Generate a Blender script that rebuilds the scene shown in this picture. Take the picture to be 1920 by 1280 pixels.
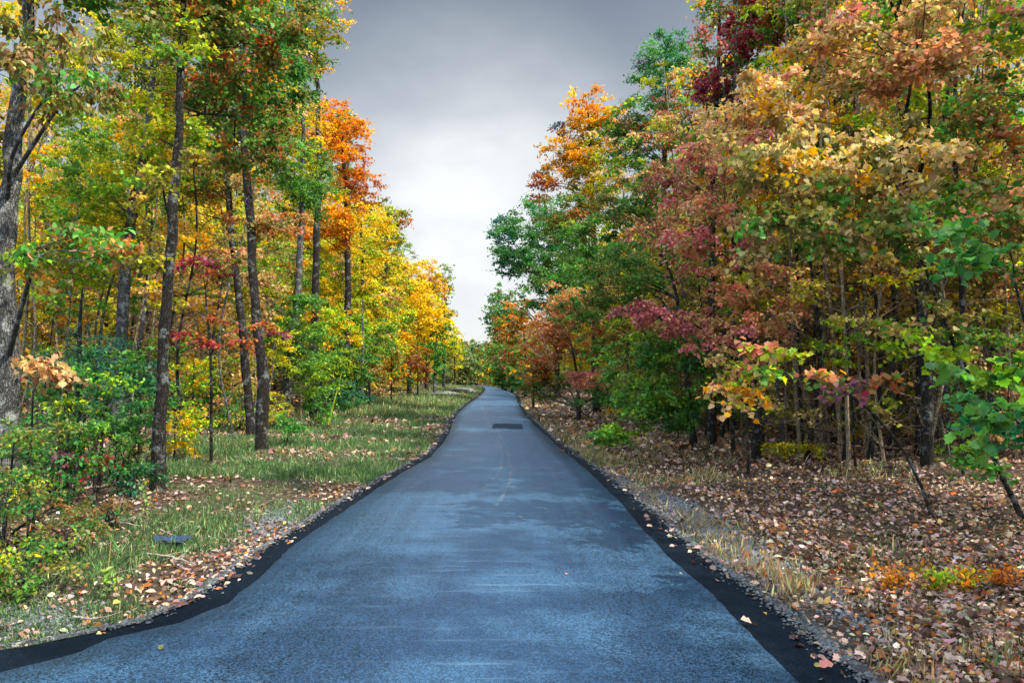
import bpy, math
import numpy as np
from mathutils import Vector

scene = bpy.context.scene
for o in list(bpy.data.objects):
    bpy.data.objects.remove(o)
rng = np.random.default_rng(11)
PI = math.pi

# ------------------------------------------------------------------ camera
CAM_H, FPX, HOR = 1.7, 1350.0, 700.0
PITCH = math.atan((HOR - 640) / FPX)
cam_d = bpy.data.cameras.new("camera")
cam = bpy.data.objects.new("camera", cam_d)
scene.collection.objects.link(cam)
cam_d.sensor_width = 36
cam_d.lens = 36 * FPX / 1920
cam_d.clip_start, cam_d.clip_end = 0.05, 3000
cam.location = (0, 0, CAM_H)
cam.rotation_euler = (PI / 2 + PITCH, 0, 0)
scene.camera = cam

# ------------------------------------------------------------------ exposure
scene.view_settings.view_transform = 'Standard'
scene.view_settings.look = 'None'
scene.view_settings.exposure = 0.8
scene.view_settings.gamma = 1
scene.cycles.max_bounces = 7
scene.cycles.diffuse_bounces = 4
scene.cycles.glossy_bounces = 2
scene.cycles.transmission_bounces = 4
scene.cycles.transparent_max_bounces = 6
scene.cycles.sample_clamp_indirect = 4

# ------------------------------------------------------------------ sun and sky
SUN_EL, SUN_AZ = math.radians(50), math.radians(110)
sd = Vector((math.cos(SUN_EL) * math.sin(SUN_AZ), math.cos(SUN_EL) * math.cos(SUN_AZ), math.sin(SUN_EL)))
sun_d = bpy.data.lights.new("sun", 'SUN')
sun_d.energy = 5.0
sun_d.angle = math.radians(0.6)
sun_d.color = (1.0, 0.87, 0.66)
sun = bpy.data.objects.new("sun", sun_d)
scene.collection.objects.link(sun)
sun.rotation_euler = sd.to_track_quat('Z', 'Y').to_euler()
sun.location = (20, 0, 30)


class NT:
    """tiny helper round a node tree"""
    def __init__(s, tree):
        s.t = tree
        tree.nodes.clear()

    def n(s, typ, _in=None, **kw):
        nd = s.t.nodes.new('ShaderNode' + typ)
        for k, v in kw.items():
            setattr(nd, k, v)
        for k, v in (_in or {}).items():
            s.put(nd.inputs[k], v)
        return nd

    def put(s, sock, v):
        if isinstance(v, bpy.types.NodeSocket):
            s.t.links.new(v, sock)
        elif isinstance(v, bpy.types.Node):
            s.t.links.new(v.outputs[0], sock)
        else:
            if hasattr(sock.default_value, '__len__') and len(sock.default_value) == 4 and len(v) == 3:
                v = (*v, 1)
            sock.default_value = v

    def math(s, op, a, b=0.0, c=0.0, clamp=False):
        nd = s.n('Math', {0: a, 1: b, 2: c}, operation=op)
        nd.use_clamp = clamp
        return nd.outputs[0]

    def mix(s, f, a, b, blend='MIX'):
        nd = s.n('Mix', data_type='RGBA', blend_type=blend)
        s.put(nd.inputs[0], f); s.put(nd.inputs[6], a); s.put(nd.inputs[7], b)
        return nd.outputs[2]

    def ramp(s, f, stops, interp='LINEAR'):
        nd = s.n('ValToRGB')
        nd.color_ramp.interpolation = interp
        el = nd.color_ramp.elements
        while len(el) < len(stops):
            el.new(0.5)
        for e, (p, c) in zip(el, stops):
            e.position = p
            e.color = (*c, 1) if hasattr(c, '__len__') else (c, c, c, 1)
        s.put(nd.inputs[0], f)
        return nd.outputs[0]

    def noise(s, vec, scale, detail=4, rough=0.55, out=0):
        nd = s.n('TexNoise', {'Scale': scale, 'Detail': detail, 'Roughness': rough})
        if vec is not None:
            s.put(nd.inputs['Vector'], vec)
        return nd.outputs[out]


world = bpy.data.worlds.new("World")
scene.world = world
world.use_nodes = True
w = NT(world.node_tree)
sky = w.n('TexSky', sky_type='NISHITA', sun_disc=False, sun_elevation=SUN_EL, sun_rotation=SUN_AZ,
          air_density=1.2, dust_density=1.5)
tc = w.n('TexCoord').outputs['Generated']
sep = w.n('SeparateXYZ', {0: tc})
zc = sep.outputs[2]
# a layer of cloud: pale near the horizon, a grey bank ahead, lifted overhead for ambient fill
cl = w.ramp(zc, [(0.0, (0.88, 0.92, 0.96)), (0.09, (0.77, 0.81, 0.85)), (0.2, (0.60, 0.64, 0.69)),
                 (0.33, (0.43, 0.475, 0.535)), (0.47, (0.24, 0.285, 0.35)), (0.60, (0.55, 0.62, 0.72)),
                 (0.8, (1.0, 1.0, 1.0))])
nz = w.noise(w.n('Mapping', {'Vector': tc, 'Scale': (1, 1, 2.2)}).outputs[0], 2.3, 3, 0.5)
cl = w.mix(1.0, cl, w.ramp(nz, [(0.3, 0.90), (0.7, 1.08)]), 'MULTIPLY')
nz2 = w.noise(w.n('Mapping', {'Vector': tc, 'Scale': (1.0, 1, 1.9), 'Rotation': (0, .35, 0)}).outputs[0], 4.5, 5, 0.55)
cl = w.mix(1.0, cl, w.ramp(nz2, [(0.3, (0.90, .92, .95)), (0.7, (1.09, 1.08, 1.05))]), 'MULTIPLY')
pt = Vector((-0.055, 1.0, 0.25)).normalized()
dp = w.n('VectorMath', {0: tc, 1: tuple(pt)}, operation='DOT_PRODUCT').outputs['Value']
bright = w.math('MULTIPLY', w.math('MULTIPLY', w.ramp(dp, [(0.962, 0.0), (0.985, 0.4), (1.0, 1.0)], 'EASE'), w.ramp(nz2, [(.3, .6), (.7, 1.3)])), 0.34)
cl = w.mix(1.0, cl, w.n('CombineColor', {0: bright, 1: w.math('MULTIPLY', bright, .95), 2: w.math('MULTIPLY', bright, .86)}).outputs[0], 'ADD')
# unseen sky (sides, behind, overhead) is brightened as added ambient fill
away = w.math('MAXIMUM', w.ramp(w.math('SUBTRACT', 0.78, sep.outputs[1]), [(0.0, 0.0), (0.4, 1.0)]),
              w.ramp(zc, [(0.5, 0.0), (0.75, 1.0)]))
cl = w.mix(away, cl, (2.3, 2.55, 2.85))
skyc = w.mix(1.0, sky.outputs[0], (0.1, 0.1, 0.1), 'MULTIPLY')
col = w.mix(0.85, skyc, cl)
bg = w.n('Background', {'Color': col, 'Strength': 0.62})
w.t.links.new(bg.outputs[0], w.n('OutputWorld').inputs[0])


# ------------------------------------------------------------------ helpers
def P(px, py, d):
    """world point seen at photo pixel (px, py) at distance d along the road"""
    u, v = (px - 960) / FPX, (640 - py) / FPX
    r = np.array([u, math.cos(PITCH) - v * math.sin(PITCH), math.sin(PITCH) + v * math.cos(PITCH)])
    return np.array([0, 0, CAM_H]) + r * (d / r[1])


def mat(name, build):
    m = bpy.data.materials.new(name)
    m.use_nodes = True
    b = NT(m.node_tree)
    sh = build(b)
    b.t.links.new(sh, b.n('OutputMaterial').inputs[0])
    return m


def link(o, parent=None):
    scene.collection.objects.link(o)
    if parent is not None:
        o.parent = parent
    return o


def tag(o, label=None, cat=None, group=None, kind=None):
    if label: o['label'] = label
    if cat: o['category'] = cat
    if group: o['group'] = group
    if kind: o['kind'] = kind
    return o


def empty(name, loc):
    e = bpy.data.objects.new(name, None)
    e.location = loc
    e.empty_display_size = 0.2
    return link(e)


def mesh_np(name, verts, sizes, loops, m, col=None, smooth=False):
    """verts (n,3); sizes: loop count per face; loops: flat vertex indices; col: (faces,3)"""
    me = bpy.data.meshes.new(name)
    verts = np.asarray(verts, np.float32)
    me.vertices.add(len(verts))
    me.vertices.foreach_set('co', verts.ravel())
    me.loops.add(len(loops))
    me.loops.foreach_set('vertex_index', np.asarray(loops, np.int32))
    me.polygons.add(len(sizes))
    sizes = np.asarray(sizes, np.int32)
    st = np.concatenate([[0], np.cumsum(sizes)[:-1]]).astype(np.int32)
    me.polygons.foreach_set('loop_start', st)
    if smooth:
        me.polygons.foreach_set('use_smooth', np.ones(len(sizes), bool))
    if col is not None:
        a = me.attributes.new('tint', 'FLOAT_COLOR', 'FACE')
        c4 = np.ones((len(sizes), 4), np.float32); c4[:, :3] = col
        a.data.foreach_set('color', c4.ravel())
    me.materials.append(m)
    me.update(calc_edges=True)
    return me


def norm(a):
    return a / np.maximum(np.linalg.norm(a, axis=-1, keepdims=True), 1e-9)


# leaf outlines: x across, y from stalk to tip, z curl
def sym(pts):
    r = [(x, y) for x, y in pts]
    l = [(-x, y) for x, y in reversed(pts) if x > 0]
    return r + l
TPL = {}
def tpl(name, pts, fold=0.25, curl=0.25):
    a = np.array([(x, y, fold * abs(x) - curl * y * y) for x, y in pts], np.float32)
    TPL[name] = a
tpl('maple', sym([(0, -.5), (.14, -.32), (.38, -.36), (.37, -.12), (.52, .10), (.31, .16), (.31, .34), (.14, .34), (0, .55)]), .3, .3)
tpl('oak', sym([(0, -.55), (.14, -.3), (.12, -.12), (.27, 0), (.15, .12), (.24, .28), (0, .55)]), .35, .35)
tpl('oval', sym([(0, -.5), (.22, -.22), (.26, .1), (0, .52)]), .3, .3)
tpl('lobed', sym([(0, -.45), (.36, -.22), (.25, .02), (.4, .2), (0, .5)]), .3, .3)
tpl('far', [(0, -.5), (.36, -.05), (0, .5), (-.36, .05)], .3, .2)
tpl('needle', [(-.07, -.5), (.07, -.5), (0, .5)], 0, .1)
tpl('blade', [(-.035, 0), (.035, 0), (.026, .5), (0, 1.0), (-.026, .5)], 0, -.35)


def leaf_arrays(c, size, axis, nrm, col, kind):
    """c (N,3), size (N), axis (N,3) tip direction, nrm (N,3), col (N,3)"""
    t = TPL[kind]
    k = len(t)
    a = norm(axis)
    b = norm(np.cross(a, nrm))
    n = np.cross(b, a)
    s = size[:, None, None]
    v = c[:, None, :] + s * (t[None, :, 0:1] * b[:, None, :] + t[None, :, 1:2] * a[:, None, :] + t[None, :, 2:3] * n[:, None, :])
    return v.reshape(-1, 3), np.full(len(c), k), col


def leaf_mesh(name, parts, m):
    V = np.concatenate([p[0] for p in parts])
    S = np.concatenate([p[1] for p in parts])
    C = np.concatenate([p[2] for p in parts])
    return mesh_np(name, V, S, np.arange(len(V)), m, np.clip(C, 0.002, 1))


class Tubes:
    def __init__(s):
        s.V, s.F, s.n = [], [], 0

    def add(s, pts, rad, sides=6):
        pts = np.asarray(pts, float); rad = np.asarray(rad, float)
        m = len(pts)
        tan = norm(np.gradient(pts, axis=0))
        ref = np.array([0.93, 0.31, 0.2]) if abs(tan[0][2]) > 0.8 else np.array([0.1, 0.2, 1.0])
        u = norm(np.cross(tan, ref)); v = np.cross(tan, u)
        an = np.arange(sides) * 2 * PI / sides
        ring = np.cos(an)[None, :, None] * u[:, None, :] + np.sin(an)[None, :, None] * v[:, None, :]
        s.V.append((pts[:, None, :] + rad[:, None, None] * ring).reshape(-1, 3))
        i = np.arange(m - 1)[:, None] * sides
        j = np.arange(sides)[None, :]; j2 = (j + 1) % sides
        f = np.stack([i + j, i + j2, i + sides + j2, i + sides + j], -1).reshape(-1, 4) + s.n
        s.F.append(f)
        s.n += m * sides

    def mesh(s, name, m, origin=(0, 0, 0)):
        V = np.concatenate(s.V) - np.asarray(origin)
        F = np.concatenate(s.F)
        return mesh_np(name, V, np.full(len(F), 4), F.ravel(), m, smooth=True)


def smooth_path(pts, n):
    """Catmull-Rom through points"""
    pts = np.asarray(pts, float)
    if len(pts) < 3:
        t = np.linspace(0, 1, n)[:, None]
        return pts[0] * (1 - t) + pts[-1] * t
    p = np.vstack([2 * pts[0] - pts[1], pts, 2 * pts[-1] - pts[-2]])
    T = np.linspace(0, len(pts) - 1 - 1e-6, n)
    i = T.astype(int); f = (T - i)[:, None]
    a, b, c, d = p[i], p[i + 1], p[i + 2], p[i + 3]
    return 0.5 * (2 * b + (c - a) * f + (2 * a - 5 * b + 4 * c - d) * f ** 2 + (3 * b - a - 3 * c + d) * f ** 3)


# ------------------------------------------------------------------ ground shape
def vnoise(x, y, s, seed=0):
    """smooth value noise, numpy"""
    x = np.asarray(x, float) / s + 37.2 * seed; y = np.asarray(y, float) / s + 11.7 * seed
    xi, yi = np.floor(x), np.floor(y)
    fx, fy = x - xi, y - yi
    fx = fx * fx * (3 - 2 * fx); fy = fy * fy * (3 - 2 * fy)
    def h(a, b):
        v = np.sin(a * 127.1 + b * 311.7 + seed * 17.3) * 43758.5453
        return v - np.floor(v)
    return (h(xi, yi) * (1 - fx) + h(xi + 1, yi) * fx) * (1 - fy) + (h(xi, yi + 1) * (1 - fx) + h(xi + 1, yi + 1) * fx) * fy

# road edges traced on the ground: distance, x
LE = np.array([(-12, -9), (1.0, -8.0), (3.6, -5.6), (3.95, -4.5), (4.3, -3.6), (4.6, -3.0), (4.9, -2.62), (5.3, -2.47), (5.9, -2.44), (6.95, -2.45), (8.8, -2.35), (12.1, -2.12),
               (14.3, -1.88), (17, -1.86), (20.9, -2.0), (25, -2.25), (30.6, -2.49), (38, -2.62), (48, -2.62), (65, -2.75), (80, -3.2), (92, -3.95),
               (105, -6.6), (118, -13)])
RE = np.array([(-12, 2.5), (1.0, 2.15), (3.96, 2.02), (5.57, 1.94), (6.65, 1.82), (9.56, 1.74), (12.75, 1.56), (17, 1.26), (24, 0.92), (30.6, .68),
               (41.7, .5), (54, .5), (65, .05), (80, -1.2), (92, -2.45), (105, -5.2), (118, -10.5)])
def le(y): return np.interp(y, LE[:, 0], LE[:, 1])
def re(y): return np.interp(y, RE[:, 0], RE[:, 1])

def H(x, y):
    x = np.asarray(x, float); y = np.asarray(y, float)
    dl = le(y) - x; dr = x - re(y)
    out = np.maximum(np.maximum(dl, dr), 0)
    past = np.clip((y - 112) / 20, 0, 1)
    h = -0.035 + 0.07 * np.clip(out / 1.2, 0, 1) * (1 - 0.0 * past)
    rough = np.clip(out / 1.0, 0, 1)
    h = h + rough * (0.10 * (vnoise(x, y, 1.9, 1) - .5) + 0.035 * (vnoise(x, y, 0.5, 2) - .5) + 0.25 * (vnoise(x, y, 8, 3) - .5))
    # banks
    h = h + 0.022 * np.clip(dl - 1.5, 0, 60) + 0.012 * np.clip(dr - 3.5, 0, 60)
    h = h - 0.16 * np.exp(-((dr - 2.4) / 0.9) ** 2) * np.clip(1 - abs(y - 7) / 6, 0, 1)
    h = h + 0.03 * np.clip(y - 120, 0, 200)
    return h


def Hs(x, y):
    return np.where((x > le(y)) & (x < re(y)), .030, H(x, y))

def grid_coords(spans):
    out = [spans[0][0]]
    for a, b, st in spans:
        n = max(1, int(round((b - a) / st)))
        out += list(np.linspace(a, b, n + 1)[1:])
    return np.array(out)
gx = grid_coords([(-700, -100, 60), (-100, -30, 5), (-30, -12, 1), (-12, 12, .13), (12, 30, 1), (30, 100, 5), (100, 700, 60)])
gy = grid_coords([(-60, -4, 4), (-4, 2, .5), (2, 20, .13), (20, 50, .5), (50, 130, 2), (130, 300, 10), (300, 1500, 100)])
X, Y = np.meshgrid(gx, gy)
V = np.stack([X, Y, H(X, Y)], -1).reshape(-1, 3)
ny, nx = X.shape
i = (np.arange(ny - 1)[:, None] * nx + np.arange(nx - 1)[None, :]).ravel()
F = np.stack([i, i + 1, i + nx + 1, i + nx], -1)

def m_ground(b):
    pos = b.n('NewGeometry').outputs['Position']
    wob = b.n('VectorMath', {0: pos, 1: b.n('VectorMath', {0: b.noise(pos, 9, 2, .5, out=1), 1: (.12, .12, .12)}, operation='MULTIPLY').outputs[0]}, operation='ADD').outputs[0]
    vo = b.n('TexVoronoi', {'Vector': wob, 'Scale': 16.0})
    cc = b.n('SeparateColor', {0: vo.outputs['Color']})
    leafc = b.ramp(cc.outputs[0], [(0, (.03, .02, .015)), (.25, (.09, .05, .035)), (.5, (.16, .10, .08)), (.72, (.23, .17, .14)), (.88, (.2, .09, .03)), (1, (.27, .2, .09))], 'CONSTANT')
    dirt = b.ramp(b.noise(pos, 30, 5, .7), [(.3, (.015, .012, .009)), (.7, (.065, .05, .036))])
    gaps = b.ramp(vo.outputs['Distance'], [(.25, 0.0), (.55, 1.0)])
    c = b.mix(gaps, leafc, dirt)
    c = b.mix(b.ramp(b.noise(pos, .9, 4, .6), [(.42, 0.0), (.62, .55)]), c, dirt)
    bmp = b.n('Bump', {'Height': b.math('ADD', b.math('MULTIPLY', cc.outputs[1], .5), b.noise(pos, 25, 4, .6)), 'Strength': 0.8, 'Distance': 0.03})
    return b.n('BsdfPrincipled', {'Base Color': c, 'Roughness': .9, 'Specular IOR Level': .2, 'Normal': bmp.outputs[0]}).outputs[0]
M_GROUND = mat('forest_floor', m_ground)
g = link(bpy.data.objects.new('ground', mesh_np('ground', V, np.full(len(F), 4), F.ravel(), M_GROUND, smooth=True)))
tag(g, kind='structure')

# ------------------------------------------------------------------ road
def m_asphalt(base, hi, dark=False):
    def f(b):
        pos = b.n('NewGeometry').outputs['Position']
        fine = b.n('TexVoronoi', {'Vector': pos, 'Scale': 105.0})
        fc = b.n('SeparateColor', {0: fine.outputs['Color']}).outputs[0]
        grain = b.ramp(b.math('MULTIPLY_ADD', b.noise(pos, 95, 4, .8), .7, b.math('MULTIPLY', fc, .5)), [(.52, 0.0), (.74, 1.0)])
        big = b.noise(pos, .55, 4, .6)
        stx = b.n('Mapping', {'Vector': pos, 'Scale': (.55, 3.2, 1)}).outputs[0]
        streak = b.ramp(b.noise(stx, 1.3, 5, .65), [(.50, 0.0), (.74, 1.0)])
        lon = b.n('Mapping', {'Vector': pos, 'Scale': (3.4, .14, 1)}).outputs[0]
        wheel = b.ramp(b.noise(lon, 1.0, 3, .5), [(.35, 0.0), (.7, 1.0)])
        c = b.mix(b.ramp(big, [(.3, 0.0), (.7, 1.0)]), base, tuple(x * 1.3 for x in base))
        if not dark:
            sp = b.n('SeparateXYZ', {0: pos})
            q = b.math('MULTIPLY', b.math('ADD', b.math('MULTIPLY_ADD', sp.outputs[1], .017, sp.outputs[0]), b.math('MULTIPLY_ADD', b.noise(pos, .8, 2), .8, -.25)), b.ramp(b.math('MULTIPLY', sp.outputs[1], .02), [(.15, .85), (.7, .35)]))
            sky_sheen = b.ramp(b.math('ABSOLUTE', q), [(.0, 1.0), (.35, .75), (1.0, .0)], 'EASE')  # sky sheen painted into the colour, a pale band along the road centre
            groove = b.ramp(b.math('ABSOLUTE', b.math('ADD', sp.outputs[0], b.math('MULTIPLY_ADD', sp.outputs[1], .030, -1.42))), [(.0, 1.0), (.16, .0)], 'EASE')
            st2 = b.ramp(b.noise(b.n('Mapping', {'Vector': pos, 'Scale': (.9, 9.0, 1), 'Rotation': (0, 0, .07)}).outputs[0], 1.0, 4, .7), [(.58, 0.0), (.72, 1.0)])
            c = b.mix(b.math('MULTIPLY', sky_sheen, .55), c, hi)
            c = b.mix(b.math('MULTIPLY', streak, .30), c, hi)
            lon2 = b.ramp(b.noise(b.n('Mapping', {'Vector': pos, 'Scale': (7.5, .22, 1), 'Rotation': (0, 0, .03)}).outputs[0], 1.0, 4, .65), [(.42, 0.0), (.66, 1.0)])
            c = b.mix(b.math('MULTIPLY', lon2, .34), c, hi)
            c = b.mix(b.math('MULTIPLY', wheel, .16), c, hi)
            c = b.mix(b.math('MULTIPLY', st2, b.math('MULTIPLY_ADD', sky_sheen, .4, .15)), c, (.24, .38, .54))
            c = b.mix(b.math('MULTIPLY', groove, .6), c, base)
        c = b.mix(b.math('MULTIPLY', grain, .30 if dark else .62), c, tuple(min(1, x * 1.9) for x in hi))
        pit = b.ramp(fine.outputs['Distance'], [(.0, 1.0), (.6, .35)])
        c = b.mix(.6, c, b.mix(1.0, c, pit, 'MULTIPLY'))
        bmp = b.n('Bump', {'Height': b.math('ADD', grain, fine.outputs['Distance']), 'Strength': .6 if dark else .35, 'Distance': .006})
        rg = b.math('MULTIPLY_ADD', big, .22, .36 if not dark else .6)
        return b.n('BsdfPrincipled', {'Base Color': c, 'Roughness': rg, 'Specular IOR Level': .45 if not dark else .12, 'Specular Tint': (.42, .74, 1.0, 1), 'Normal': bmp.outputs[0]}).outputs[0]
    return f
M_ROAD = mat('worn_blue_grey_asphalt_sheen', m_asphalt((.0010, .0064, .020), (.037, .104, .212)))
M_EDGE = mat('fresh_black_asphalt', m_asphalt((.0008, .0032, .0095), (.006, .016, .034), True))
M_PATCH = mat('patched_asphalt', m_asphalt((.005, .018, .038), (.04, .095, .17), True))

ys = grid_coords([(-12, 3, 1), (3, 20, .05), (20, 50, .4), (50, 118, 1.5)])
def jag(y, seed, amp):
    return amp * (vnoise(y, y * 0, .7, seed) - .5) + amp * .8 * (vnoise(y, y * 0, .17, seed + 1) - .5) + amp * .5 * (vnoise(y, y * 0, .06, seed + 2) - .5)
lw = np.interp(ys, [4.0, 4.8, 7, 14, 22, 35, 118], [.62, .42, .32, .24, .20, .22, .2])
rw = np.interp(ys, [3, 6, 12, 18, 30, 118], [.50, .42, .29, .23, .20, .2])
lo, ro = le(ys) + jag(ys, 5, .12), re(ys) + jag(ys, 8, .10)
li, ri = np.maximum(le(ys) + lw, le(ys + lw) + .03) + jag(ys, 11, .03), re(ys) - rw + jag(ys, 14, .02)

def ribbon(name, xs_list, z_list, m):
    """cross-section columns of x arrays with z per column"""
    k = len(xs_list)
    V = np.stack([np.stack([x, ys, np.full(len(ys), 0.0) + z], -1) for x, z in zip(xs_list, z_list)], 1).reshape(-1, 3)
    i = (np.arange(len(ys) - 1)[:, None] * k + np.arange(k - 1)[None, :]).ravel()
    F = np.stack([i, i + 1, i + k + 1, i + k], -1)
    return link(bpy.data.objects.new(name, mesh_np(name, V, np.full(len(F), 4), F.ravel(), m)))
fr = np.linspace(0, 1, 9)
cols = [li * (1 - f) + ri * f for f in fr]
zs = [.036 + .02 * (1 - (2 * f - 1) ** 2) for f in fr]
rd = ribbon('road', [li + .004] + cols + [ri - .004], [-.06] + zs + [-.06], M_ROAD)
tag(rd, kind='structure')
for nm, a, b_ in (('road_edge', lo, li - .010), ('road_edge', ro, ri + .010)):
    s_ = -1 if a is lo else 1
    e = ribbon(nm, [a + s_ * .06, a, a * .7 + b_ * .3, a * .3 + b_ * .7, b_], [-.07, .006, .022, .027, .024], M_EDGE)
    if s_ > 0:   # keep faces up
        e.data.flip_normals()
    tag(e, kind='structure')

# rectangular repair patch on the road, and the pale scuffed tyre tracks
def sheet(name, quad_pts, m, kind='structure', z0=.062):
    me = bpy.data.meshes.new(name)
    me.from_pydata([(x, y, z0) for x, y in quad_pts], [], [tuple(range(len(quad_pts)))])
    me.materials.append(m)
    o = link(bpy.data.objects.new(name, me))
    return tag(o, kind=kind)
rp = np.random.default_rng(3); qd = [(-.60, 21.7), (.30, 21.5), (.33, 23.6), (-.58, 23.8)]; pp = []
for k in range(4):
    a, b2 = np.array(qd[k]), np.array(qd[(k + 1) % 4])
    pp += [tuple(a + (b2 - a) * t / 9 + rp.normal(0, .02, 2) * [1, 3]) for t in range(9)]
sheet('road_patch', pp, M_PATCH)

def m_scuff(b):
    pos = b.n('NewGeometry').outputs['Position']
    p = b.n('BsdfPrincipled', {'Base Color': (.16, .20, .26), 'Roughness': .6})
    t = b.n('BsdfTransparent')
    f = b.ramp(b.math('MULTIPLY_ADD', b.noise(pos, 70, 3, .6), .6, b.math('MULTIPLY', b.noise(pos, 1.6, 4, .7), .6)), [(.42, 0.0), (.75, .45)])
    mx = b.n('MixShader', {0: f, 1: t.outputs[0], 2: p.outputs[0]})
    return mx.outputs[0]
M_SCUFF = mat('pale_scuff', m_scuff)
for path, wd in (([(-.42, 10.2), (-.2, 12.5), (-.25, 16), (-.65, 22), (-1.1, 29), (-1.55, 38)], .022),
                 ([(-.22, 8.7), (-.04, 11), (-.05, 14), (-.35, 20), (-.8, 27), (-1.2, 36)], .018)):
    c = smooth_path([(x, y, .0615) for x, y in path], 60)
    wdt = np.linspace(wd, wd * 2.2, 60)[:, None]
    L, R = c.copy(), c.copy(); L[:, 0:1] -= wdt; R[:, 0:1] += wdt
    V = np.concatenate([L, R]); k = 60; i = np.arange(k - 1)
    F = np.stack([i, i + k, i + k + 1, i + 1], -1)
    tag(link(bpy.data.objects.new('tyre_mark', mesh_np('tyre_mark', V, np.full(len(F), 4), F.ravel(), M_SCUFF))), kind='structure')

# ------------------------------------------------------------------ plant materials
def m_leaf(trans=.42, rough=.5, boost=1.25):
    def f(b):
        at = b.n('Attribute', attribute_name='tint').outputs['Color']
        rnd = b.n('ObjectInfo').outputs['Random']
        pos = b.n('NewGeometry').outputs['Position']
        at = b.mix(1.0, at, b.ramp(b.noise(pos, 38, 2, .5), [(.3, .8), (.7, 1.15)]), 'MULTIPLY')
        hsv = b.n('HueSaturation', {'Hue': b.math('MULTIPLY_ADD', rnd, .03, .485), 'Saturation': 1.04, 'Value': 1.0, 'Color': at}).outputs[0]
        pr = b.n('BsdfPrincipled', {'Base Color': hsv, 'Roughness': rough, 'Specular IOR Level': .35})
        tr = b.n('BsdfTranslucent', {'Color': b.mix(1.0, hsv, (boost, boost, boost * .8), 'MULTIPLY')})
        return b.n('MixShader', {0: trans, 1: pr.outputs[0], 2: tr.outputs[0]}).outputs[0]
    return f
M_LEAF = mat('autumn_leaf', m_leaf())
M_GRASS = mat('grass_blade', m_leaf(.3, .6))
M_DRY = mat('dry_fallen_leaf', m_leaf(.12, .7))

def m_bark(c0, c1, lich, amt):
    def f(b):
        tcn = b.n('TexCoord').outputs['Object']
        st = b.n('Mapping', {'Vector': tcn, 'Scale': (1, 1, .22)}).outputs[0]
        nz = b.noise(st, 34, 5, .7)
        vo = b.n('TexVoronoi', {'Vector': b.n('VectorMath', {0: st, 1: b.n('VectorMath', {0: b.noise(tcn, 14, 3, .6, out=1), 1: (.05, .05, .05)}, operation='MULTIPLY').outputs[0]}, operation='ADD').outputs[0], 'Scale': 44.0}, feature='DISTANCE_TO_EDGE')
        crack = b.ramp(vo.outputs['Distance'], [(.0, 0.0), (.22, 1.0)])
        c = b.mix(nz, c0, c1)
        c = b.mix(crack, tuple(x * .35 for x in c0), c)
        lf = b.ramp(b.noise(tcn, 5.5, 5, .7), [(.53, 0.0), (.62, 1.0)])
        c = b.mix(b.math('MULTIPLY', lf, amt), c, lich)
        bmp = b.n('Bump', {'Height': b.math('ADD', crack, nz), 'Strength': .8, 'Distance': .02})
        return b.n('BsdfPrincipled', {'Base Color': c, 'Roughness': .88, 'Specular IOR Level': .2, 'Normal': bmp.outputs[0]}).outputs[0]
    return f
M_BARK = mat('dark_bark', m_bark((.014, .013, .013), (.055, .050, .046), (.20, .235, .25), .7))
M_BARK_G = mat('grey_bark', m_bark((.05, .052, .056), (.20, .21, .215), (.36, .40, .42), .7))
M_BARK_T = mat('tan_bark', m_bark((.20, .16, .11), (.50, .41, .29), (.5, .48, .4), .3))

PAL = dict(
    green=(.085, .24, .042), deep=(.035, .15, .038), teal=(.022, .16, .075), blue=(.035, .13, .16), yg=(.36, .43, .03), lime=(.22, .40, .035),
    yellow=(.66, .47, .03), gold=(.66, .33, .022), orange=(.62, .20, .022), rust=(.36, .115, .035), red=(.40, .07, .06),
    crimson=(.25, .028, .05), pink=(.46, .15, .15), salmon=(.56, .25, .15), tan=(.50, .36, .16), olive=(.17, .17, .04),
    brown=(.20, .10, .035), dorange2=(.48, .22, .09), gr3x=(.26, .33, .14), gr3=(.30, .34, .18), purple=(.17, .06, .11), pine=(.03, .13, .085), straw=(.50, .42, .22))


def colours(names, n, cluster_ids, r):
    """cluster-wise colour from weighted names, plus leaf jitter"""
    cs = np.array([PAL[k] for k, _ in names]); wt = np.array([v for _, v in names], float); wt /= wt.sum()
    nc = cluster_ids.max() + 1
    main = r.choice(len(cs), nc, p=wt)
    idx = main[cluster_ids]
    other = r.choice(len(cs), n, p=wt)
    idx = np.where(r.random(n) < .40, other, idx)
    c = cs[idx]
    cb = np.exp(r.normal(0, .16, nc))[cluster_ids]
    c = c * (cb * np.exp(r.normal(0, .24, n)))[:, None]
    c = c * np.exp(r.normal(0, .10, (n, 3)))
    return c


def spray(centres, cr, n_leaf, size, kind, names, r, droop=.35, flat=.4):
    """leaf sprays round twig ends"""
    nc = len(centres)
    cid = np.repeat(np.arange(nc), n_leaf)
    n = len(cid)
    # leaves sit along 6 twiglets per cluster
    nt = 7
    ang = r.random((nc, nt)) * 2 * PI
    td = np.stack([np.cos(ang), np.sin(ang), r.normal(-.05, flat, (nc, nt))], -1)
    td = norm(td)
    ti = r.integers(0, nt, n)
    d = td[cid, ti]
    t = r.random(n) ** .7
    c = centres[cid] + d * (t * cr * (1 + .3 * r.normal(0, 1, n)))[:, None] + r.normal(0, .13, (n, 3)) * cr * np.array([1, 1, .75])
    c[:, 2] -= .25 * cr * t * t
    ax = d + r.normal(0, .7, (n, 3)); ax[:, 2] -= droop * 1.3
    nm = np.array([0, 0, 1.0]) + r.normal(0, .55, (n, 3))
    sz = size * np.exp(np.clip(r.normal(0, .22, n), -.5, .28))
    return leaf_arrays(c, sz, ax, nm, colours(names, n, cid, r), kind)


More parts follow.
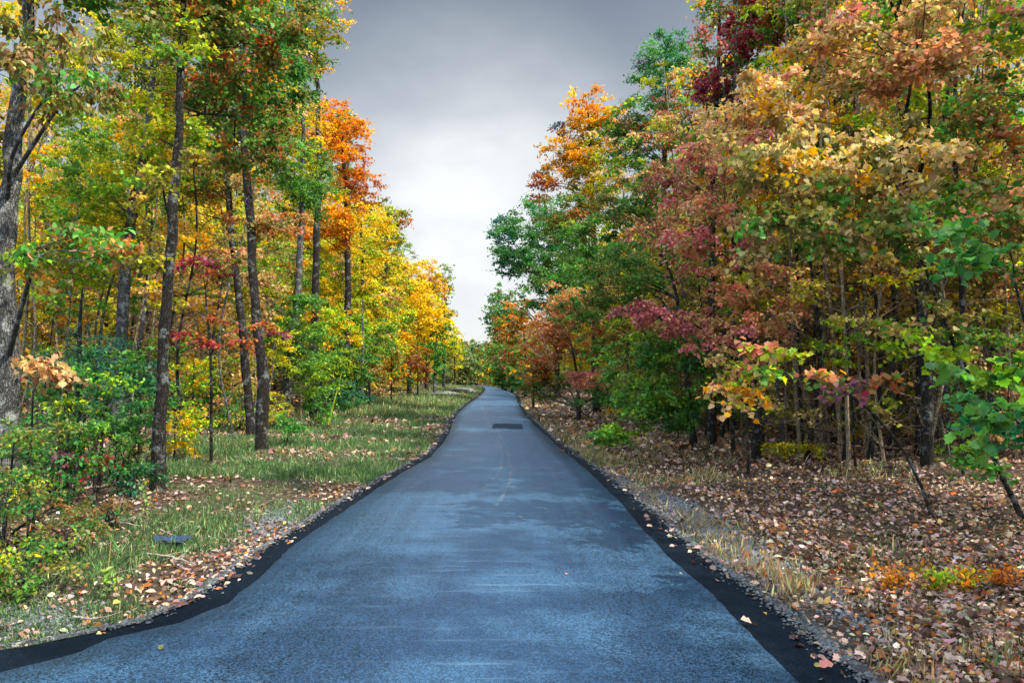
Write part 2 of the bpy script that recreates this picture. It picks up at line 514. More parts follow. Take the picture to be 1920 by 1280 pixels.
MCOUNT = [0]
LAI = 1.75
def tree(name, label, cat, group, base, path, r0, blobs, bark=None, r1=.02, seed=None, extra_stems=(), side=10, root_flare=True, noncrown='crown', zbase=None, bare=0):
    r1 = min(r1, r0 * .22)
    """base (x,y); path: world points above the base; blobs: dicts c, r(3), names, lai, size, kind, droop"""
    MCOUNT[0] += 1
    r = np.random.default_rng(seed if seed is not None else 100 + MCOUNT[0])
    bx_, by_ = base
    bz = float(H(bx_, by_)) - .05 if zbase is None else zbase
    org = np.array([bx_, by_, bz])
    root = empty(name, org)
    tag(root, label, cat, group)
    T = Tubes()
    pts = [org] + [np.asarray(p) for p in path]
    L = sum(np.linalg.norm(np.subtract(pts[k + 1], pts[k])) for k in range(len(pts) - 1))
    n = max(8, int(L / .45))
    c = smooth_path(pts, n)
    wob = np.cumsum(r.normal(0, .022, (n, 3)), axis=0); wob[:, 2] = 0; wob -= np.linspace(0, 1, n)[:, None] * wob[-1]
    c[1:] += wob[1:] * min(1, r0 * 7)
    tt = np.linspace(0, 1, n)
    rad = r0 * (1 - tt) ** .8 + r1 * tt
    if root_flare:
        rad = rad * (1 + .28 * np.exp(-tt * L / .25))
    rad = rad * (1 + .05 * r.normal(0, 1, n))
    T.add(c, rad, side)
    pool = [c[int(n * .15):]]; prad = [rad[int(n * .15):]]
    for k in range(bare):
        j = int(n * (.06 + .6 * r.random())); a = r.random() * 6.28; L_ = r.uniform(.4, 1.5)
        d_ = np.array([math.cos(a), math.sin(a), r.uniform(-.1, .9)]) * L_
        e = smooth_path([c[j], c[j] + d_ * .5 + r.normal(0, .06, 3), c[j] + d_ + np.array([0, 0, r.normal(.05, .1)])], 6)
        T.add(e, np.linspace(min(rad[j] * .5, .012), .003, 6), 4)
        T.add(smooth_path([e[3], e[3] + d_ * .3 + r.normal(0, .12, 3), e[3] + d_ * .5 + r.normal(0, .2, 3)], 4), np.linspace(.005, .002, 4), 3)
    for es in extra_stems:
        e = smooth_path(es[0], max(6, int(6 * len(es[0]))))
        er = np.linspace(es[1], es[1] * .35, len(e))
        T.add(e, er, 7); pool.append(e); prad.append(er)
    leaves = []
    for bl in blobs:
        bc = np.asarray(bl['c']); br = np.asarray(bl['r'], float)
        s = bl.get('size', .1); kind = bl.get('kind', 'oval'); lai = bl.get('lai', 2.2)
        area = PI * (br[0] * br[2] + br[1] * br[0] + br[1] * br[2]) / 3
        nleaf = lai * LAI * area / (.42 * s * s)
        cr = bl.get('cr', max(.15, min(.75, .23 * br.mean() ** .6 + 1.1 * s)))
        per = max(10, int(bl.get('cov', .85) * PI * cr * cr / (.42 * s * s)))
        ncl = max(4, int(nleaf / per))
        # cluster centres: towards the outside of the blob, lumpy
        q = norm(r.normal(0, 1, (ncl, 3))) * (r.random((ncl, 1)) ** .42)
        cen = bc + q * br
        cen[:, 2] = np.maximum(cen[:, 2], H(cen[:, 0], cen[:, 1]) + bl.get('zmin', .3))
        # limbs to sub-centres
        nl = int(np.clip(ncl / 9, 1, 9))
        PP = np.concatenate(pool); PR = np.concatenate(prad)
        hubs = cen[r.choice(ncl, nl, replace=False)] * .6 + bc * .4
        for hb in hubs:
            dd = np.linalg.norm((PP - hb) * np.array([1, 1, .8]), axis=1) + 1.2 * np.maximum(0, PP[:, 2] - hb[2] + .35 * np.hypot(PP[:, 0] - hb[0], PP[:, 1] - hb[1]))
            k = int(dd.argmin()); st = PP[k]; dist = np.linalg.norm(hb - st)
            if dist < .05: continue
            mid = (st + hb) / 2 + r.normal(0, .07, 3) * dist + np.array([0, 0, .06 * dist])
            m = max(5, int(dist / .3))
            lc = smooth_path([st, mid, hb], m)
            ra = min(PR[k] * .6, .008 + .010 * dist)
            lr = np.linspace(ra, max(.005, ra * .3), m)
            T.add(lc, lr, 6)
            pool.append(lc[1:]); prad.append(lr[1:])
        PP = np.concatenate(pool); PR = np.concatenate(prad)
        for ce in cen:
            dd = np.linalg.norm(PP - ce, axis=1) + .6 * np.maximum(0, PP[:, 2] - ce[2])
            k = int(dd.argmin()); st = PP[k]; dist = np.linalg.norm(ce - st)
            if dist < .05: continue
            mid = (st + ce) / 2 + r.normal(0, .09, 3) * dist
            m = max(3, int(dist / .35) + 2)
            lc = smooth_path([st, mid, ce], m)
            ra = min(PR[k] * .7, .004 + .007 * dist)
            T.add(lc, np.linspace(ra, .003, m), 4 if s < .12 else 3)
        leaves.append(spray(cen, cr, per, s, kind, bl['names'], r, bl.get('droop', .35), bl.get('flat', .4)))
    tm = T.mesh(name + '_trunk', bark or M_BARK, org)
    link(bpy.data.objects.new('trunk' if root_flare else 'stem', tm), root)
    if leaves:
        leaves = [(l[0] - org, l[1], l[2]) for l in leaves]
        link(bpy.data.objects.new(noncrown, leaf_mesh(name + '_crown', leaves, M_LEAF)), root)
    return root


def lsize(d): return max(.068, .0033 * d)
def lkind(d, k=None):
    if k: return k
    return 'maple' if d < 9 else ('lobed' if d < 17 else 'far')

def B(px, py, d, rx, ry, names, lai=2.2, rz=None, **kw):
    """blob in photo terms: centre, distance, half sizes in pixels"""
    c = P(px, py, d)
    sx = rx * d / FPX; sz = ry * d / FPX
    names = [(k, v) for k, v in names.items()] if isinstance(names, dict) else [(k, 1) for k in names.split()]
    return dict(c=c, r=(sx, rz if rz else max(.5, min(sx, 3.2)), sz), names=names, lai=lai, size=kw.pop('size', lsize(d)),
                kind=kw.pop('kind', lkind(d)), **kw)

def T(name, label, px, d, r0, pathpx, blobs, cat='tree', group=None, **kw):
    base = ((px - 960) / FPX * d, d)
    path = [P(p[0], p[1], p[2] if len(p) > 2 else d) for p in pathpx]
    return tree(name, label, cat, group, base, path, r0, blobs, **kw)

# ------------------------------------------------------------------ roadside trees, left
GL = 'autumn trees lining the left side of the road'
GR = 'autumn trees lining the right side of the road'
T('oak_tree', 'thick rough grey trunk cut by the left frame edge with hanging brown and green leaves', 16, 9.5, .165,
  [(12, 600), (24, 380), (45, 180), (70, -80), (90, -420)],
  [B(110, 130, 8.0, 150, 100, dict(olive=3, brown=2, tan=1, green=2), 1.5, kind='oval', size=.078, droop=1.1),
   B(120, 460, 7.4, 130, 80, dict(green=3, dorange2=2, lime=1, rust=1, olive=1), .8, kind='oval', size=.082, droop=.5),
   B(100, -160, 9, 260, 160, dict(green=3, olive=2, gold=1), 2.0),
   B(-60, 230, 9.2, 70, 130, dict(olive=3, brown=2, yg=1), 1.0)], group=GL, bark=M_BARK_G, side=14)
T('oak_tree', 'tall dark trunk with pale lichen patches standing in grass left of the bend', 302, 10, .09,
  [(298, 700), (306, 500), (317, 300), (328, 150), (345, -60), (370, -420)],
  [B(420, 40, 11, 150, 130, dict(green=3, olive=3, rust=1, gold=1), 1.8),
   B(260, -130, 11, 260, 130, dict(green=3, olive=2, yg=2), 1.8),
   B(450, 220, 12, 110, 110, dict(rust=2, green=3, olive=3), 1.2),
   B(330, 240, 10.5, 90, 80, dict(yg=3, lime=2, yellow=1), .9), B(330, 330, 9.2, 90, 60, dict(yg=3, olive=2, green=1), .5), B(340, 60, 9.2, 110, 70, dict(green=3, olive=2, yg=1), .6), B(250, 450, 9.5, 80, 60, dict(olive=2, yg=2), .35)], group=GL, side=14)
T('leaning_tree', 'grey forked trunk leaning right behind the dark lichen trunk', 225, 17, .17,
  [(226, 700), (236, 520), (252, 380), (277, 250), (300, 60), (320, -120)],
  [B(200, 330, 17, 130, 110, dict(yg=3, lime=2, green=2, yellow=2), 1.4),
   B(250, 120, 18, 160, 120, dict(yg=3, green=2, yellow=2, olive=1), 1.6),
   B(150, 500, 17, 100, 60, dict(lime=3, orange=1, yg=2), 1.0)], group=GL, bark=M_BARK_G,
  extra_stems=[([P(232, 690, 17), P(262, 640, 17), P(272, 560, 17.4), P(285, 420, 18)], .07)])
T('maple_tree', 'dark slim trunk leaning left, rearmost of the roadside pair at the grass edge', 470, 17.5, .125,
  [(466, 760), (450, 600), (433, 450), (420, 250), (400, -60), (390, -250)],
  [B(400, 330, 18, 110, 100, dict(rust=2, green=3, olive=2, yellow=1), 1.4),
   B(400, 130, 18, 140, 120, dict(green=3, olive=2, yg=2), 1.6), B(420, -60, 18, 160, 100, dict(green=2, olive=3), 1.6)], group=GL)
T('oak_tree', 'dark straight trunk at the grass edge, front one of the leaning pair', 493, 14.5, .13,
  [(488, 700), (480, 560), (468, 400), (460, 200), (455, -60), (450, -300)],
  [B(510, 120, 15, 110, 120, dict(green=4, deep=2, olive=1), 1.8), B(500, -80, 15, 150, 110, dict(green=2, olive=3, gold=1), 1.6),
   B(500, 410, 15, 80, 40, dict(rust=3, salmon=1, olive=2, tan=1), 1.0), B(470, 260, 15, 90, 70, dict(green=2, olive=2, rust=1), 1.3)], group=GL)
T('oak_tree', 'slanting grey trunk under dense green leaves where the grass verge widens', 530, 24, .17,
  [(545, 650), (558, 520), (565, 400), (568, 250), (572, 120)],
  [B(560, 340, 24, 75, 90, dict(green=4, deep=3, yg=1), 2.2), B(560, 620, 23, 70, 80, dict(green=4, lime=1, deep=2), 1.8),
   B(600, 700, 22, 55, 55, dict(green=4, lime=2, yg=1), 1.8), B(520, 210, 24, 80, 90, dict(yg=2, olive=2, yellow=2), 1.8),
   B(470, 500, 23, 80, 70, dict(green=2, rust=1, yg=2), 1.6)], group=GL, bark=M_BARK_G)
T('oak_tree', 'tall tree with sparse olive and gold top standing highest against the sky', 590, 27, .16,
  [(590, 500), (592, 250), (590, 100), (600, -20)],
  [B(605, 40, 26, 50, 55, dict(olive=3, gold=2, green=2), 1.5), B(575, 130, 26, 48, 70, dict(olive=2, gold=2, yellow=1, green=1), 1.6),
   B(540, 60, 26, 55, 90, dict(green=4, olive=2), 1.9), B(530, 280, 26, 70, 80, dict(yg=2, yellow=3, orange=1), 2.0)], group=GL)
T('maple_tree', 'bright orange crowned maple rising above the yellow trees', 650, 31, .17,
  [(650, 550), (645, 400), (640, 280), (635, 210)],
  [B(630, 260, 31, 62, 80, dict(orange=5, gold=2, rust=1), 2.4), B(590, 250, 30, 50, 75, dict(gold=3, yellow=2, orange=2), 2.0),
   B(675, 345, 31, 42, 50, dict(orange=3, rust=3, red=1), 2.2), B(605, 430, 30, 55, 50, dict(orange=4, gold=2), 2.0),
   B(640, 400, 30, 50, 40, dict(yellow=3, gold=2, orange=1), 2.0)], group=GL)
T('oak_tree', 'small dark green crown peeping over the orange maple', 655, 38, .14,
  [(652, 500), (648, 300), (645, 215)], [B(645, 235, 38, 26, 42, dict(deep=3, green=2, olive=2), 2.0), B(650, 330, 40, 40, 60, dict(green=1, olive=1), 1.6)], group=GL)
T('maple_tree', 'broad yellow green tree below the orange maple', 690, 35, .15,
  [(684, 620), (680, 500), (676, 400)],
  [B(650, 490, 34, 70, 80, dict(yg=3, yellow=3, lime=2), 2.3), B(690, 440, 36, 55, 60, dict(yellow=3, yg=3), 2.2),
   B(640, 610, 32, 60, 55, dict(green=2, lime=3, yg=2), 2.2), B(690, 590, 34, 50, 70, dict(yellow=2, yg=3, lime=1), 2.2)], group=GL)
T('oak_tree', 'olive green tree with a few orange leaves at its shoulder', 722, 45, .17,
  [(725, 600), (726, 470), (728, 390)],
  [B(725, 420, 45, 42, 62, dict(olive=3, yg=3, green=1), 2.3), B(755, 410, 45, 16, 22, dict(rust=2, orange=1, green=1), 1.6),
   B(725, 530, 44, 50, 60, dict(yg=3, yellow=2, olive=1), 2.2), B(715, 650, 42, 50, 55, dict(green=2, yg=2, gold=1), 2.2)], group=GL)
T('maple_tree', 'brilliant golden yellow maple facing the road', 768, 54, .17,
  [(768, 620), (766, 540), (764, 490)],
  [B(765, 540, 54, 48, 60, dict(yellow=5, gold=3, yg=1), 2.5), B(790, 590, 52, 45, 55, dict(yellow=4, gold=2), 2.4),
   B(745, 620, 50, 40, 55, dict(yellow=2, yg=3, green=1), 2.2)], group=GL)
T('maple_tree', 'gold and orange topped tree beyond the golden maple', 800, 66, .17,
  [(802, 620), (805, 550), (806, 500)],
  [B(805, 530, 66, 34, 44, dict(gold=3, orange=2, yellow=3, olive=1), 2.4), B(815, 610, 64, 35, 50, dict(yellow=4, gold=2, yg=2), 2.4)], group=GL)
T('oak_tree', 'olive green tree ending the left row against the white sky', 832, 80, .17,
  [(833, 620), (834, 560), (835, 520)],
  [B(834, 535, 82, 17, 42, dict(olive=4, green=2, yg=2), 2.2), B(836, 620, 80, 24, 50, dict(yg=3, olive=2, yellow=1), 2.3)], group=GL)
T('young_tree', 'low yellow green tree at the far end of the left row', 852, 95, .12,
  [(853, 660), (853, 620)], [B(853, 650, 95, 15, 45, dict(yg=3, yellow=3, green=1), 2.4)], group=GL)
# low growth along the left row
T('young_tree', 'green young tree with a pale stem beside the golden maple', 816, 52, .12,
  [(816, 680), (817, 620)], [B(818, 650, 52, 28, 55, dict(green=4, deep=1, lime=1), 2.0)], group=GL, bark=M_BARK_G)
T('young_tree', 'salmon orange leafed young tree at the back of the verge', 783, 47, .06,
  [(783, 700), (783, 640)], [B(780, 680, 47, 26, 42, dict(salmon=3, orange=2, yellow=1), 2.2), B(765, 640, 48, 22, 35, dict(gold=2, yellow=2), 2)], group=GL)
T('young_tree', 'dull orange and green sapling between verge and grey trunk', 735, 38, .05,
  [(735, 690), (735, 630)], [B(732, 690, 38, 30, 40, dict(gold=2, olive=2, rust=1, green=1), 2.0)], group=GL)
T('young_tree', 'dark green low branched young tree shading the verge', 672, 31, .11,
  [(680, 700), (680, 560)], [B(655, 680, 30, 50, 48, dict(deep=3, green=3, yg=1), 2.0), B(700, 640, 32, 40, 50, dict(green=3, lime=1), 1.8)], group=GL, bark=M_BARK_G)
T('young_tree', 'golden leafed understory tree behind the verge grass', 600, 28, .06,
  [(605, 650), (610, 560)], [B(620, 600, 28, 60, 60, dict(gold=2, yellow=2, lime=2), 1.8), B(650, 740, 27, 45, 30, dict(deep=2, pine=2, green=1), 1.6)], group=GL)

# ------------------------------------------------------------------ undergrowth, left
U = 'saplings and bushes under the left trees'
T('maple_sapling', 'crimson leafed maple sapling spreading flat between two dark trunks', 400, 12.5, .03,
  [(395, 700), (390, 600), (380, 500)],
  [B(400, 500, 12, 115, 26, dict(crimson=3, purple=2, rust=2, olive=2), .36, flat=.15), B(450, 620, 12.5, 100, 30, dict(crimson=2, rust=3, purple=2, olive=1), .42, flat=.15),
   B(330, 640, 12, 60, 20, dict(red=1, crimson=2, rust=1), .3, flat=.15)], cat='sapling', group=U, root_flare=False)
T('pine_sapling', 'dark blue green pine sapling between the left grey trunk and the forked trunk', 150, 12, .05,
  [(150, 700), (152, 600), (155, 540)],
  [B(150, 660, 12, 110, 60, dict(pine=4, teal=2), 1.1, kind='needle', size=.16, cov=.5, flat=.2), B(170, 760, 11.5, 110, 50, dict(pine=4, teal=1), 1.0, kind='needle', size=.16, cov=.5, flat=.2)],
  cat='sapling', group=U, root_flare=False)
T('leafy_bush', 'green small leafed bush in front of the pine sapling', 190, 9, .025,
  [(195, 800), (210, 700)], [B(215, 700, 9, 85, 60, dict(green=3, lime=1, deep=4), .9, kind='oval', size=.06), B(110, 790, 8.8, 80, 60, dict(green=3, yg=1, deep=2), .8, kind='oval', size=.07),
                            B(220, 830, 9, 60, 45, dict(green=3, lime=2), .6, kind='oval', size=.06)], cat='bush', group=U, root_flare=False,
  extra_stems=[([P(135, 950, 9), P(130, 820, 9), P(125, 720, 9)], .02), ([P(176, 960, 8.6), P(180, 850, 8.8), P(200, 740, 9)], .018)])
T('leafy_bush', 'olive and yellow green bush at the lower left frame edge', 10, 6.2, .02,
  [(20, 900), (30, 800)], [B(40, 800, 6, 60, 60, dict(yg=1, olive=4, green=2, deep=2), .8, kind='oval', size=.034), B(30, 900, 5.6, 80, 60, dict(yg=1, olive=5, deep=2, brown=1), .8, kind='oval', size=.034),
                          B(10, 1040, 5.0, 60, 60, dict(yg=1, olive=3, green=2, deep=2), .8, kind='oval', size=.034)], cat='bush', group=U, root_flare=False)
T('orange_sapling', 'sapling with few large dull orange leaves before the grey trunk', 62, 6.5, .012,
  [(60, 850), (66, 700), (75, 640)], [B(75, 680, 6.3, 70, 45, dict(tan=4, dorange2=2, brown=2, olive=1), .22, kind='maple', size=.055)], cat='sapling', group=U, root_flare=False)
T('yellow_bush', 'bright yellow leafed bush behind the lichen trunk base', 330, 13, .02,
  [(328, 800)], [B(335, 820, 13, 28, 48, dict(yellow=4, lime=2, yg=1), 1.8, kind='oval', size=.07), B(360, 780, 13.5, 40, 30, dict(yellow=2, lime=3), 1.2, kind='oval', size=.07)], cat='bush', group=U, root_flare=False)
T('leafy_bush', 'small green bush at the foot of the straight dark trunk', 540, 15.5, .02,
  [(542, 800)], [B(545, 800, 15.5, 28, 28, dict(green=3, deep=2), 1.6, kind='oval', size=.07)], cat='bush', group=U, root_flare=False)
T('leafy_bush', 'dark green bush deep in shade between the two pairs of trunks', 400, 20, .03,
  [(398, 760)], [B(390, 740, 20, 70, 60, dict(green=3, deep=3, yg=1), 1.4), B(440, 700, 22, 60, 60, dict(yg=2, gold=2, green=2), 1.4)], cat='bush', group=U, root_flare=False)
T('leafy_bush', 'low dark bush tangled around the grey trunk base at left', -10, 8.5, .02,
  [(-5, 880)], [B(10, 900, 8.2, 70, 50, dict(deep=3, purple=1, olive=1), .9, kind='oval', size=.06)], cat='bush', group=U, root_flare=False)

for k, (px, py, d, rx, ry, nm, lai, sz, lab) in enumerate([
        (125, 800, 8.4, 80, 50, dict(green=3, deep=3, yg=1), 1.0, .052, 'green bush with thin dark stems right of the grey trunk at the left edge'),
        (260, 760, 10.8, 75, 60, dict(green=2, deep=4, pine=1), 1.1, .055, 'dense green bush touching the left side of the lichen trunk'),
        (140, 880, 8.3, 80, 35, dict(purple=1, crimson=1, green=3, deep=2), .8, .055, 'low bush with purple tinted leaves in front of the leafy green bushes'),
        (60, 960, 6.6, 90, 50, dict(olive=4, deep=3, brown=2), .9, .034, 'olive leafed bush spreading over dark stems at the left edge'),
        (250, 900, 9.4, 60, 40, dict(deep=3, pine=2, green=1), 1.0, .05, 'dark low bush at the foot of the lichen trunk'),
        (120, 720, 10.5, 60, 50, dict(pine=3, deep=2, green=2), .9, .06, 'dark green bush beside the grey trunk, highest of the left bushes'),
        (450, 760, 19, 40, 60, dict(green=2, teal=2, yg=1), 1.0, .08, 'blue green bush behind the pair of dark trunks'),
        (360, 690, 17, 60, 50, dict(lime=2, yg=2, gold=2), 1.0, .08, 'pale lime and gold bush in the woods behind the yellow bush'),
        (180, 700, 11.2, 110, 50, dict(pine=4, deep=3, teal=1), 1.3, .06, 'wide dark blue green bush around the pine sapling'),
        (110, 860, 9.2, 110, 60, dict(deep=4, green=2, pine=2), 1.2, .055, 'dark green bush low behind the purple tinted bush'),
        (215, 830, 10.2, 80, 50, dict(deep=3, green=3, olive=1), 1.1, .055, 'dark leafy bush left of the lichen trunk foot'),
        (120, 1010, 6.2, 90, 30, dict(brown=2, olive=3, deep=2), .7, .035, 'low brownish tangle of small leaves in the left litter'),
        (40, 1090, 5.3, 90, 35, dict(olive=3, green=2, yg=1), .8, .035, 'low olive weeds mounded at the bottom left verge'),
        (200, 950, 7.6, 80, 24, dict(deep=2, olive=2, brown=2), .7, .04, 'dim low bush behind the long fallen branch'),
        (640, 730, 30, 40, 35, dict(deep=2, pine=3, green=1), 1.4, .1, 'dark bush at the back edge of the grass verge'),
        (590, 770, 23, 40, 30, dict(green=4, lime=1), 1.3, .09, 'green bush low at the foot of the slanting grey trunk')]):
    b0 = P(px, py, d); zg = float(H(b0[0], d)); up = P(px, py - ry, d)
    r_ = np.random.default_rng(440 + k)
    stems = [([np.array([b0[0] + r_.normal(0, .12), d, zg]), np.array([b0[0] + r_.normal(0, .2), d + r_.normal(0, .1), (zg + b0[2]) / 2]), b0 + r_.normal(0, .3, 3) * [1, .5, .3]], .014) for _ in range(4)]
    T('leafy_bush', lab, px, d, .018, [(px + 4, py), (px - 4, py - ry * .6)], [B(px, py, d, rx, ry, nm, lai, kind='oval', size=sz, zmin=.05)], cat='bush', group=U, root_flare=False, extra_stems=stems, seed=420 + k)

# ------------------------------------------------------------------ roadside trees, right
T('maple_tree', 'slim maple leaning left from the right frame edge with tan and olive leaves', 1912, 8.6, .030,
  [(1855, 840), (1795, 660), (1735, 500), (1690, 370), (1630, 240)],
  [B(1560, 300, 7.6, 200, 95, dict(tan=4, olive=2, gold=1), 1.4, droop=.9), B(1500, 430, 7.8, 130, 80, dict(olive=3, green=2, tan=3), 1.2, droop=1.0),
   B(1640, 430, 7.2, 130, 80, dict(green=2, olive=3, brown=1), 1.1, droop=1.0),
   B(1430, 200, 9, 110, 90, dict(tan=4, salmon=1, gold=1), 1.5), B(1790, 600, 8, 130, 70, dict(olive=2, green=2, tan=2), .5), B(1870, 420, 8, 90, 110, dict(green=2, salmon=2, olive=2), .8), B(1860, 840, 8.6, 70, 60, dict(olive=2, lime=1, green=2), .35)], group=GR, r1=.015, seed=301)
T('maple_tree', 'straight dark trunk in the leaf litter carrying salmon pink leaves at upper right', 1735, 12.4, .105,
  [(1732, 700), (1722, 500), (1705, 300), (1690, 60), (1680, -200)],
  [B(1720, 60, 8.8, 210, 90, dict(salmon=4, tan=3, pink=1, olive=1), 1.2), B(1570, 120, 10, 150, 90, dict(salmon=3, tan=3, gold=1, olive=1), 1.2),
   B(1840, 220, 9, 130, 100, dict(rust=1, green=2, salmon=2, olive=2), .8), B(1720, -120, 11, 260, 120, dict(salmon=2, green=2, tan=2), 1.3)], group=GR, seed=302)
T('maple_sapling', 'near maple sapling with big dark green leaves at the right frame edge', 2010, 5.2, .03,
  [(1985, 900), (1950, 700), (1900, 520)],
  [B(1860, 780, 4.8, 95, 85, dict(teal=3, deep=3, green=3), .75, kind='maple', size=.072), B(1830, 470, 5.0, 130, 40, dict(deep=4, green=1), .6, kind='maple', size=.07),
   B(1900, 690, 5.0, 80, 35, dict(deep=2, green=2, lime=1), .55, kind='maple', size=.075)], cat='sapling', group=GR, root_flare=False, seed=303)
T('maple_sapling', 'crooked sapling reaching left over the litter with yellow, green and purplish leaves', 1742, 9.0, .024,
  [(1715, 880), (1660, 800), (1600, 745, 8.4), (1520, 710, 7.6), (1430, 690, 7)],
  [B(1440, 700, 6.8, 115, 45, dict(yg=3, tan=2, lime=2, gold=1, salmon=1, green=1), .65, kind='maple', size=.068), B(1560, 720, 7.6, 90, 50, dict(crimson=1, purple=1, brown=3, olive=2, rust=2, green=1), .5, kind='maple', size=.062, rz=.5),
   B(1370, 730, 7, 40, 30, dict(yg=2, tan=2, gold=1), .6, kind='maple', size=.068), B(1720, 650, 7.5, 80, 35, dict(lime=3, yg=2), .5, kind='maple', size=.07)], cat='sapling', group=GR, root_flare=False, r1=.008, seed=304)
T('maple_sapling', 'low bushy sapling with pale tan and pink leaves under the pink maple', 1400, 12.6, .03, [(1398, 760), (1390, 660)],
  [B(1390, 690, 12.4, 90, 45, dict(tan=3, pink=2, yg=1, green=1), .8), B(1460, 760, 12.6, 70, 40, dict(yg=2, tan=3, olive=1), .5)], cat='sapling', group=GR, root_flare=False, seed=361)
T('maple_sapling', 'sparse yellow green sapling before the thin pale stems', 1600, 12.8, .025, [(1598, 760), (1590, 600)],
  [B(1590, 650, 12.6, 100, 60, dict(yg=3, tan=2, lime=1, gold=1), .55), B(1640, 770, 12.8, 70, 40, dict(yg=2, olive=2, tan=1), .35)], cat='sapling', group=GR, root_flare=False, seed=362)
T('maple_sapling', 'sparse green and tan sapling between the dark trunk and the right frame edge', 1800, 11.5, .025, [(1800, 760), (1790, 620)],
  [B(1800, 640, 11.2, 110, 60, dict(green=2, tan=2, yg=2, olive=1), .5)], cat='sapling', group=GR, root_flare=False, seed=363)
T('maple_tree', 'pink and red leafed maple midway along the right wood edge', 1415, 14.3, .085,
  [(1408, 650), (1390, 480), (1370, 300), (1350, 120)],
  [B(1310, 440, 13.3, 120, 100, dict(pink=4, salmon=2, tan=3, green=1, rust=1), 1.4), B(1250, 590, 13.3, 120, 42, dict(pink=4, crimson=1, salmon=1, tan=1), 1.1, flat=.2),
   B(1370, 300, 13.5, 100, 80, dict(tan=3, pink=4, salmon=2), 1.3), B(1420, 560, 13, 110, 75, dict(tan=3, salmon=2, yg=1), 1.5),
   B(1380, 640, 13, 90, 45, dict(tan=2, pink=2), 1.1)], group=GR, seed=305)
T('maple_tree', 'crimson and dark green tree high at the right skyline', 1335, 17, .095,
  [(1338, 600), (1340, 350), (1345, 100), (1350, -80)],
  [B(1400, 70, 16.5, 65, 70, dict(crimson=5, red=1, green=1), 1.6), B(1340, 170, 16.5, 60, 55, dict(crimson=3, purple=1, green=1), 1.5),
   B(1370, -40, 17, 70, 70, dict(green=2, deep=3, teal=2), 1.9), B(1480, -40, 16, 130, 80, dict(green=2, gold=2, rust=1), 1.7),
   B(1300, 330, 17, 90, 80, dict(rust=1, brown=1, pink=3, green=2, tan=1), 1.6)], group=GR, seed=306)
T('maple_tree', 'green maple with low branches sweeping down to the road edge', 1300, 17, .08,
  [(1290, 720), (1270, 560), (1240, 460)],
  [B(1225, 750, 14.3, 90, 36, dict(green=5, deep=1, lime=2, yg=1), 1.5), B(1215, 670, 15, 105, 75, dict(green=5, deep=2, lime=2, olive=1), 1.7), B(1160, 520, 18, 95, 70, dict(green=3, olive=2, deep=1), 2.0),
   B(1170, 815, 14, 55, 22, dict(green=4, lime=2), 1.6, flat=.2), B(1250, 770, 14.5, 60, 40, dict(green=3, deep=2), 1.6), B(1300, 690, 14.5, 60, 70, dict(green=2, deep=3, olive=1), 1.3)], group=GR, seed=307)
T('oak_tree', 'tall deep green oak forming the right skyline step', 1235, 25, .17,
  [(1238, 600), (1240, 400), (1245, 200), (1250, 90)],
  [B(1250, 140, 25, 66, 85, dict(teal=3, green=3, deep=2), 2.2), B(1190, 255, 25, 62, 70, dict(green=3, deep=3, rust=1), 2.2),
   B(1290, 240, 24, 80, 80, dict(green=3, rust=2, pink=1), 2.0), B(1190, 380, 23.5, 85, 80, dict(brown=1, pink=1, green=4, deep=2, olive=1), 2.1),
   B(1215, 120, 26, 22, 26, dict(purple=2, blue=2, teal=1), .9), B(1120, 470, 23.5, 80, 75, dict(green=4, deep=2, olive=1, yg=1), 2.1), B(1100, 590, 23, 70, 50, dict(green=3, salmon=1, olive=1), 1.9)], group=GR, seed=308)
T('oak_tree', 'orange and gold crowned oak with purple tinged outer leaves', 1120, 32, .17,
  [(1118, 600), (1112, 400), (1105, 260), (1100, 190)],
  [B(1110, 205, 32, 62, 48, dict(gold=4, orange=3, yellow=1, olive=1), 2.0), B(1130, 280, 32, 60, 60, dict(gold=2, yg=2, olive=2), 1.8), B(1070, 300, 32, 66, 60, dict(gold=4, orange=2, olive=2), 2.2),
   B(1015, 350, 32, 32, 32, dict(purple=2, orange=2, salmon=1), 1.5), B(1045, 240, 32, 20, 22, dict(purple=2, blue=1, rust=1), 1.0),
   B(1120, 360, 31, 60, 70, dict(olive=2, yg=2, gold=1), 2.0), B(1060, 410, 31, 70, 50, dict(olive=2, green=2, rust=1), 2.2)], group=GR, seed=309)
T('oak_tree', 'dark teal green oak leaning its crown over the road', 1045, 46, .19,
  [(1042, 620), (1030, 520), (1005, 440)],
  [B(1020, 445, 46, 95, 88, dict(deep=3, green=4, teal=2), 2.4), B(945, 435, 47, 36, 30, dict(blue=3, teal=2), 1.9),
   B(960, 490, 47, 38, 30, dict(teal=3, green=1, blue=1), 1.9), B(948, 575, 62, 26, 48, dict(green=3, teal=1, olive=1), 2.2), B(1050, 530, 44, 85, 60, dict(green=3, deep=1, olive=1), 2.3)], group=GR, seed=310)
T('maple_tree', 'rust and salmon leafed small maple overhanging the leaf strewn verge', 1085, 27, .08,
  [(1080, 700), (1070, 640)],
  [B(1050, 630, 28, 75, 55, dict(rust=2, salmon=4, orange=1, olive=1, tan=1), 2.0), B(1020, 720, 30, 50, 28, dict(green=3, rust=2, olive=1), 1.8), B(1130, 740, 24, 50, 30, dict(green=3, deep=2), 1.6), B(1110, 705, 22, 46, 24, dict(salmon=3, pink=3), 1.6, flat=.2),
   B(1140, 640, 22, 60, 50, dict(green=2, rust=2, olive=1), 1.8), B(1080, 560, 29, 70, 40, dict(salmon=2, tan=2, green=1, orange=1), 2.0),
   B(1015, 695, 30, 40, 35, dict(rust=3, brown=1, olive=1), 2.0)], group=GR, seed=311)
